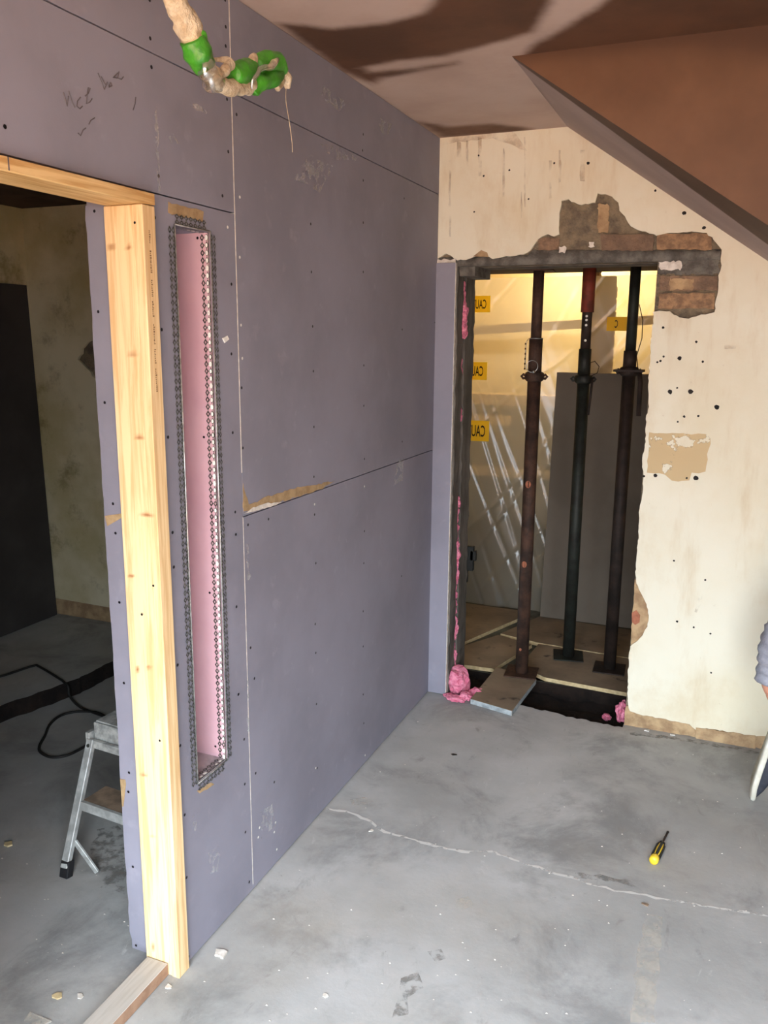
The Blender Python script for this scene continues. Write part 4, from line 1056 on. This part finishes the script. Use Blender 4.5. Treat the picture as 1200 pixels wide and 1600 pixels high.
# ------------------------------------------------------------------ debris
def chip(px, py, size, mat, lab, seed, flat=.16, z=0.0):
    p = onF(px, py, z); rnd = random.Random(seed); n = 8
    ang = sorted(rnd.uniform(0, 6.283) for _ in range(n)); r = [size*rnd.uniform(.35, .6) for _ in range(n)]
    L = [(p.x+r[i]*1.2*math.cos(ang[i]), p.y+r[i]*.9*math.sin(ang[i])) for i in range(n)]
    tag(MB().prism([L], XY, z+.0004, z+size*flat).build('plaster_chip', mat), lab, 'debris', 'loose debris on the concrete')
chip(347, 1491, .036, MAT['gypsum'], 'pale plaster chip on the concrete right of the pine post', 1)
chip(262, 1542, .018, MAT['gypsum'], 'small white chip just in front of the pine post foot', 2)
chip(90, 1558, .024, MAT['plyedge'], 'yellowish chip beside the sole plate, left of a whiter one', 3)
chip(123, 1557, .020, MAT['gypsum'], 'small white chip beside the sole plate', 4)
chip(60, 1592, .052, MAT['palepatch'], 'big flat pale flake at the bottom left corner', 5, .08)
chip(14, 1320, .028, MAT['plyedge'], 'thin wood sliver on the dark side room floor', 6, .2)
chip(710, 1180, .020, MAT['darkprop'], 'dark pebble on the concrete in front of the doorway', 7)
chip(579, 1298, .018, MAT['gypsum'], 'small pale chip just below the floor crack', 8)
chip(1008, 1414, .018, MAT['tread'], 'small brown chip below the screwdriver', 9)
chip(1012, 1142, .022, MAT['filler'], 'white plaster crumb at the foot of the cream wall', 10)
chip(1052, 1149, .020, MAT['filler'], 'second white crumb at the wall foot, nearer the person', 11)
chip(508, 1556, .014, MAT['gypsum'], 'tiny pale chip on the bright concrete near the bottom edge', 12)
rnd = random.Random(8); mb = MB()
for k in range(240):
    x = rnd.uniform(.05, 1.9); y = rnd.uniform(1.2, 3.3) if rnd.random() < .8 else rnd.uniform(1.2, 2.0)
    if rnd.random() < .25: x = rnd.uniform(-.9, -.2); y = rnd.uniform(1.2, 1.9)
    s = rnd.uniform(.001, .0035); h = s*.7
    mb.add([(x-s, y-s*.6, 0.0005), (x+s, y-s*.4, .0005), (x+s*.3, y+s, .0005), (x, y, h)], [(0,1,3), (1,2,3), (2,0,3)])
tag(mb.build('plaster_crumbs', MAT['gypsum']), 'tiny plaster crumbs scattered over the concrete floor', 'crumbs', kind='stuff')

# ------------------------------------------------------------------ person crouching under the stairs, mostly beyond the frame
def skin_mesh(joints, edges, name, sub=2):
    names = list(joints); me = bpy.data.meshes.new(name)
    me.from_pydata([joints[k][0] for k in names], [(names.index(a), names.index(b)) for a, b in edges], [])
    ob = bpy.data.objects.new(name, me); COL.objects.link(ob)
    md = ob.modifiers.new('s', 'SKIN'); md.use_smooth_shade = True
    sv = me.skin_vertices[0].data
    for i, k in enumerate(names):
        r = joints[k][1]; sv[i].radius = r if isinstance(r, tuple) else (r, r); sv[i].use_root = (i == 0)
    ob.modifiers.new('u', 'SUBSURF').levels = sub
    dg = bpy.context.evaluated_depsgraph_get(); dg.update()
    out = bpy.data.meshes.new_from_object(ob.evaluated_get(dg)); bpy.data.objects.remove(ob)
    return out
YB = 3.09     # kneeling, facing right, near arm hanging with the elbow back
J = {'pelvis': ((1.66, YB, .40), .125), 'waist': ((1.67, YB, .55), .12), 'chest': ((1.69, YB, .72), .135), 'neckb': ((1.71, YB, .89), .07), 'neck': ((1.72, YB, .95), .052),
     'headb': ((1.762, YB, 1.01), .084), 'head': ((1.757, YB, 1.07), .104), 'crown': ((1.745, YB, 1.13), .088),
     'shR': ((1.65, YB-.16, .84), .066), 'elR': ((1.455, YB-.11, .76), .046), 'foR': ((1.398, YB-.05, .60), .042), 'wrR': ((1.386, YB-.01, .42), .026),
     'shL': ((1.68, YB+.16, .84), .066), 'elL': ((1.86, YB+.19, .66), .044), 'wrL': ((2.02, YB+.12, .54), .028),
     'hipR': ((1.67, YB-.10, .35), .09), 'knR': ((1.93, YB-.09, .075), .062), 'caR': ((1.72, YB-.07, .12), .054), 'anR': ((1.492, YB-.058, .185), .040),
     'hipL': ((1.67, YB+.12, .35), .09), 'knL': ((2.0, YB+.13, .46), .062), 'caL': ((2.0, YB+.13, .28), .054), 'anL': ((1.98, YB+.13, .10), .040)}
BE = [('pelvis','waist'),('waist','chest'),('chest','neckb'),('neckb','neck'),('neck','headb'),('headb','head'),('head','crown'),('chest','shR'),('shR','elR'),('elR','foR'),('foR','wrR'),
      ('chest','shL'),('shL','elL'),('elL','wrL'),('pelvis','hipR'),('hipR','knR'),('knR','caR'),('caR','anR'),('pelvis','hipL'),('hipL','knL'),('knL','caL'),('caL','anL')]
JB = dict(J); 
def hand(prefix, w, dirv, sidev):
    dirv, sidev = Vector(dirv).normalized(), Vector(sidev).normalized(); w = Vector(w)
    JB[prefix+'p1'] = (tuple(w+dirv*.035), (.030, .016)); JB[prefix+'p2'] = (tuple(w+dirv*.075), (.034, .014))
    BE2.append((prefix, prefix+'p1')); BE2.append((prefix+'p1', prefix+'p2'))
    curl = dirv.cross(sidev)
    for i, (s, L) in enumerate([(-.028, .062), (-.009, .072), (.010, .068), (.028, .052)]):
        b0 = w+dirv*.085+sidev*s
        k0, k1, k2 = (f'{prefix}f{i}{j}' for j in 'abc')
        JB[k0] = (tuple(b0), .0088); JB[k1] = (tuple(b0+dirv*L*.55+curl*.008), .0082); JB[k2] = (tuple(b0+dirv*L+curl*.03), .0065)
        BE2.extend([(prefix+'p2', k0), (k0, k1), (k1, k2)])
    t0 = w+dirv*.04-sidev*.034
    JB[prefix+'t0'] = (tuple(t0), .011); JB[prefix+'t1'] = (tuple(t0+dirv*.03-sidev*.02+curl*.01), .0095); JB[prefix+'t2'] = (tuple(t0+dirv*.058-sidev*.024+curl*.02), .0075)
    BE2.extend([(prefix+'p1', prefix+'t0'), (prefix+'t0', prefix+'t1'), (prefix+'t1', prefix+'t2')])
BE2 = list(BE)
hand('wrR', J['wrR'][0], (.45, .0, -1), (.2, .95, .1)); hand('wrL', J['wrL'][0], (.6, -.2, -.5), (.2, 1, 0))
shrink = {k: (v[0], tuple(x*.9 for x in v[1]) if isinstance(v[1], tuple) else v[1]*(.9 if k in J and k not in ('head','headb','crown','neck','wrR','wrL') else 1)) for k, v in JB.items()}
person = link('person', skin_mesh(shrink, BE2, 'person'), MAT['skin'], None, True)
tag(person, 'person in a grey sweatshirt crouching at the right edge beside the cream wall', 'person')
def sub(keys, grow, extra=None):
    S = {k: (J[k][0], J[k][1]*grow) for k in keys}
    if extra: S.update(extra)
    return S
tk = ['chest','waist','pelvis','neckb','shR','elR','foR','shL','elL']
# sleeves end just above the wrist with a bunched cuff
wr = Vector(J['wrR'][0]); fo = Vector(J['foR'][0])
ex = {'cuffR': (tuple(fo.lerp(wr, .62)), .050), 'cuff2R': (tuple(fo.lerp(wr, .70)), .042), 'cuff3R': (tuple(fo.lerp(wr, .84)), .048), 'cuff4R': (tuple(fo.lerp(wr, 1.04)), .036),
      'cuffL': (tuple(Vector(J['elL'][0]).lerp(Vector(J['wrL'][0]), .85)), .038)}
S = sub(tk, 1.12, ex); S['foR'] = (J['foR'][0], .057); S['elR'] = (J['elR'][0], .058); S['neckb'] = (J['neckb'][0], .078); S['pelvis'] = ((1.66, YB, .38), (.165, .155)); S['waist'] = (J['waist'][0], (.150, .150))
SE = [('chest','waist'),('waist','pelvis'),('chest','neckb'),('chest','shR'),('shR','elR'),('elR','foR'),('foR','cuffR'),('cuffR','cuff2R'),('cuff2R','cuff3R'),('cuff3R','cuff4R'),('chest','shL'),('shL','elL'),('elL','cuffL')]
me = skin_mesh(S, SE, 'sweatshirt')
for v in me.vertices:
    k = noise.noise_vector(v.co*22); v.co += k*.006 + v.normal*.004*math.sin(v.co.z*150)*(1 if v.co.x < 1.5 else .3)
link('sweatshirt', me, MAT['sweat'], person, True)
S = sub(['waist','pelvis','hipR','knR','caR','hipL','knL','caL'], 1.12, {'heR': ((1.515, YB-.056, .178), .052), 'heL': ((1.98, YB+.13, .12), .055)})
link('trousers', skin_mesh(S, [('pelvis','waist'),('pelvis','hipR'),('hipR','knR'),('knR','caR'),('caR','heR'),('pelvis','hipL'),('hipL','knL'),('knL','caL'),('caL','heL')], 'trousers'), MAT['jeans'], person, True)
def shoe(R):
    # local: toe at -x ; outline of the sole
    half = [(-.155,.0),(-.148,.022),(-.13,.038),(-.10,.046),(-.05,.046),(.0,.040),(.05,.036),(.09,.036),(.118,.026),(.126,0)]
    out = half+[(x, -y*.95) for x, y in reversed(half[1:-1])]
    mb = MB(); secs = [(0, .97), (.004, 1.02), (.013, 1.03), (.018, 1.0)]
    vs = []
    for z, s in secs: vs += [tuple(R @ Vector((x*s, y*s, z+(.012*max(0, -x-.09)/.06)))) for x, y in out]
    n = len(out); fs = [(k*n+i, k*n+(i+1) % n, (k+1)*n+(i+1) % n, (k+1)*n+i) for k in range(len(secs)-1) for i in range(n)]
    mb.add(vs, fs+[tuple(reversed(range(n))), tuple((len(secs)-1)*n+i for i in range(n))])
    secs = [(.014, 1.0, 0), (.045, .97, .004), (.062, .86, .012), (.078, .66, .03), (.095, .48, .05), (.115, .42, .058)]
    ub = MB(); vs = []
    for z, s, sh in secs:
        for x, y in out:
            zz = z*(1 if x > -.02 else max(.55, 1+(x+.02)*3)) if z > .03 else z
            vs.append(tuple(R @ Vector((x*s+sh, y*(.5+.5*s), zz))))
    fs = [(k*n+i, k*n+(i+1) % n, (k+1)*n+(i+1) % n, (k+1)*n+i) for k in range(len(secs)-1) for i in range(n)]
    ub.add(vs, fs+[tuple((len(secs)-1)*n+i for i in range(n))])
    sh = ub.build('shoe', MAT['shoe'], person, True)
    mb.build('sole', MAT['sole'], sh, True)
    for k in range(3):
        p = [R @ Vector((-.045+k*.022, s*.03, .066+k*.014-abs(s)*.006)) for s in (-1, -.4, .4, 1)]
        MB().tube(p, .003, 6).build('lace', MAT['sole'], sh, True)
# near foot up on its toes with the sole facing left, far foot flat on the floor
ex_ = Vector((.22, .10, 1)).normalized(); ez_ = (Vector((1, .02, 0))-ex_*Vector((1, .02, 0)).dot(ex_)).normalized(); ey_ = ez_.cross(ex_)
Rn = Matrix((ex_, ey_, ez_)).transposed().to_4x4(); Rn.translation = (1.384, 3.02, .158)
shoe(Rn)
shoe(Matrix.Translation((2.03, YB+.13, 0)) @ Matrix.Rotation(math.pi+.1, 4, 'Z'))
# face and hair
hc = Vector((1.752, YB, 1.085))
mir = lambda x, y, z: hc+Vector((-x*.86, y*.9, z))
bm = bmesh.new(); bmesh.ops.create_uvsphere(bm, u_segments=28, v_segments=18, radius=.104)
for v in list(bm.verts):
    v.co.x *= 1.04; v.co.z *= 1.08
bmesh.ops.delete(bm, geom=[v for v in bm.verts if (v.co.z < -.07 and v.co.x < .0) or (v.co.z < .0 and v.co.x > -.03) or (v.co.x > .05 and v.co.z < .055)], context='VERTS')
for v in bm.verts: v.co = v.co*(1+.03*noise.noise(v.co*40))+hc+Vector((-.012, 0, .006))
me = bpy.data.meshes.new('hair'); bm.to_mesh(me); bm.free(); link('hair', me, MAT['hair'], person, True)
face = MB()
face.tube([mir(-.088, 0, .012), mir(-.104, 0, -.014), mir(-.112, 0, -.028), mir(-.09, 0, -.036)], [.008, .011, .014, .008], 10)
face.build('nose', MAT['skin'], person, True)
for s in (-1, 1):
    MB().tube([mir(.0, s*.088, .0), mir(.006, s*.10, .016), mir(.012, s*.10, -.02), mir(-.002, s*.088, -.034)], [.008, .012, .010, .006], 8).build('ear', MAT['skin'], person, True)
    MB().tube([mir(-.092, s*.034-.008, .006), mir(-.096, s*.034, .008), mir(-.092, s*.034+.008, .006)], [.003, .007, .003], 8).build('eye', MAT['black'], person, True)
MB().tube([mir(-.098, -.022, -.062), mir(-.107, 0, -.06), mir(-.098, .022, -.062)], [.003, .006, .003], 8).build('mouth', MAT['redbrick'], person, True)
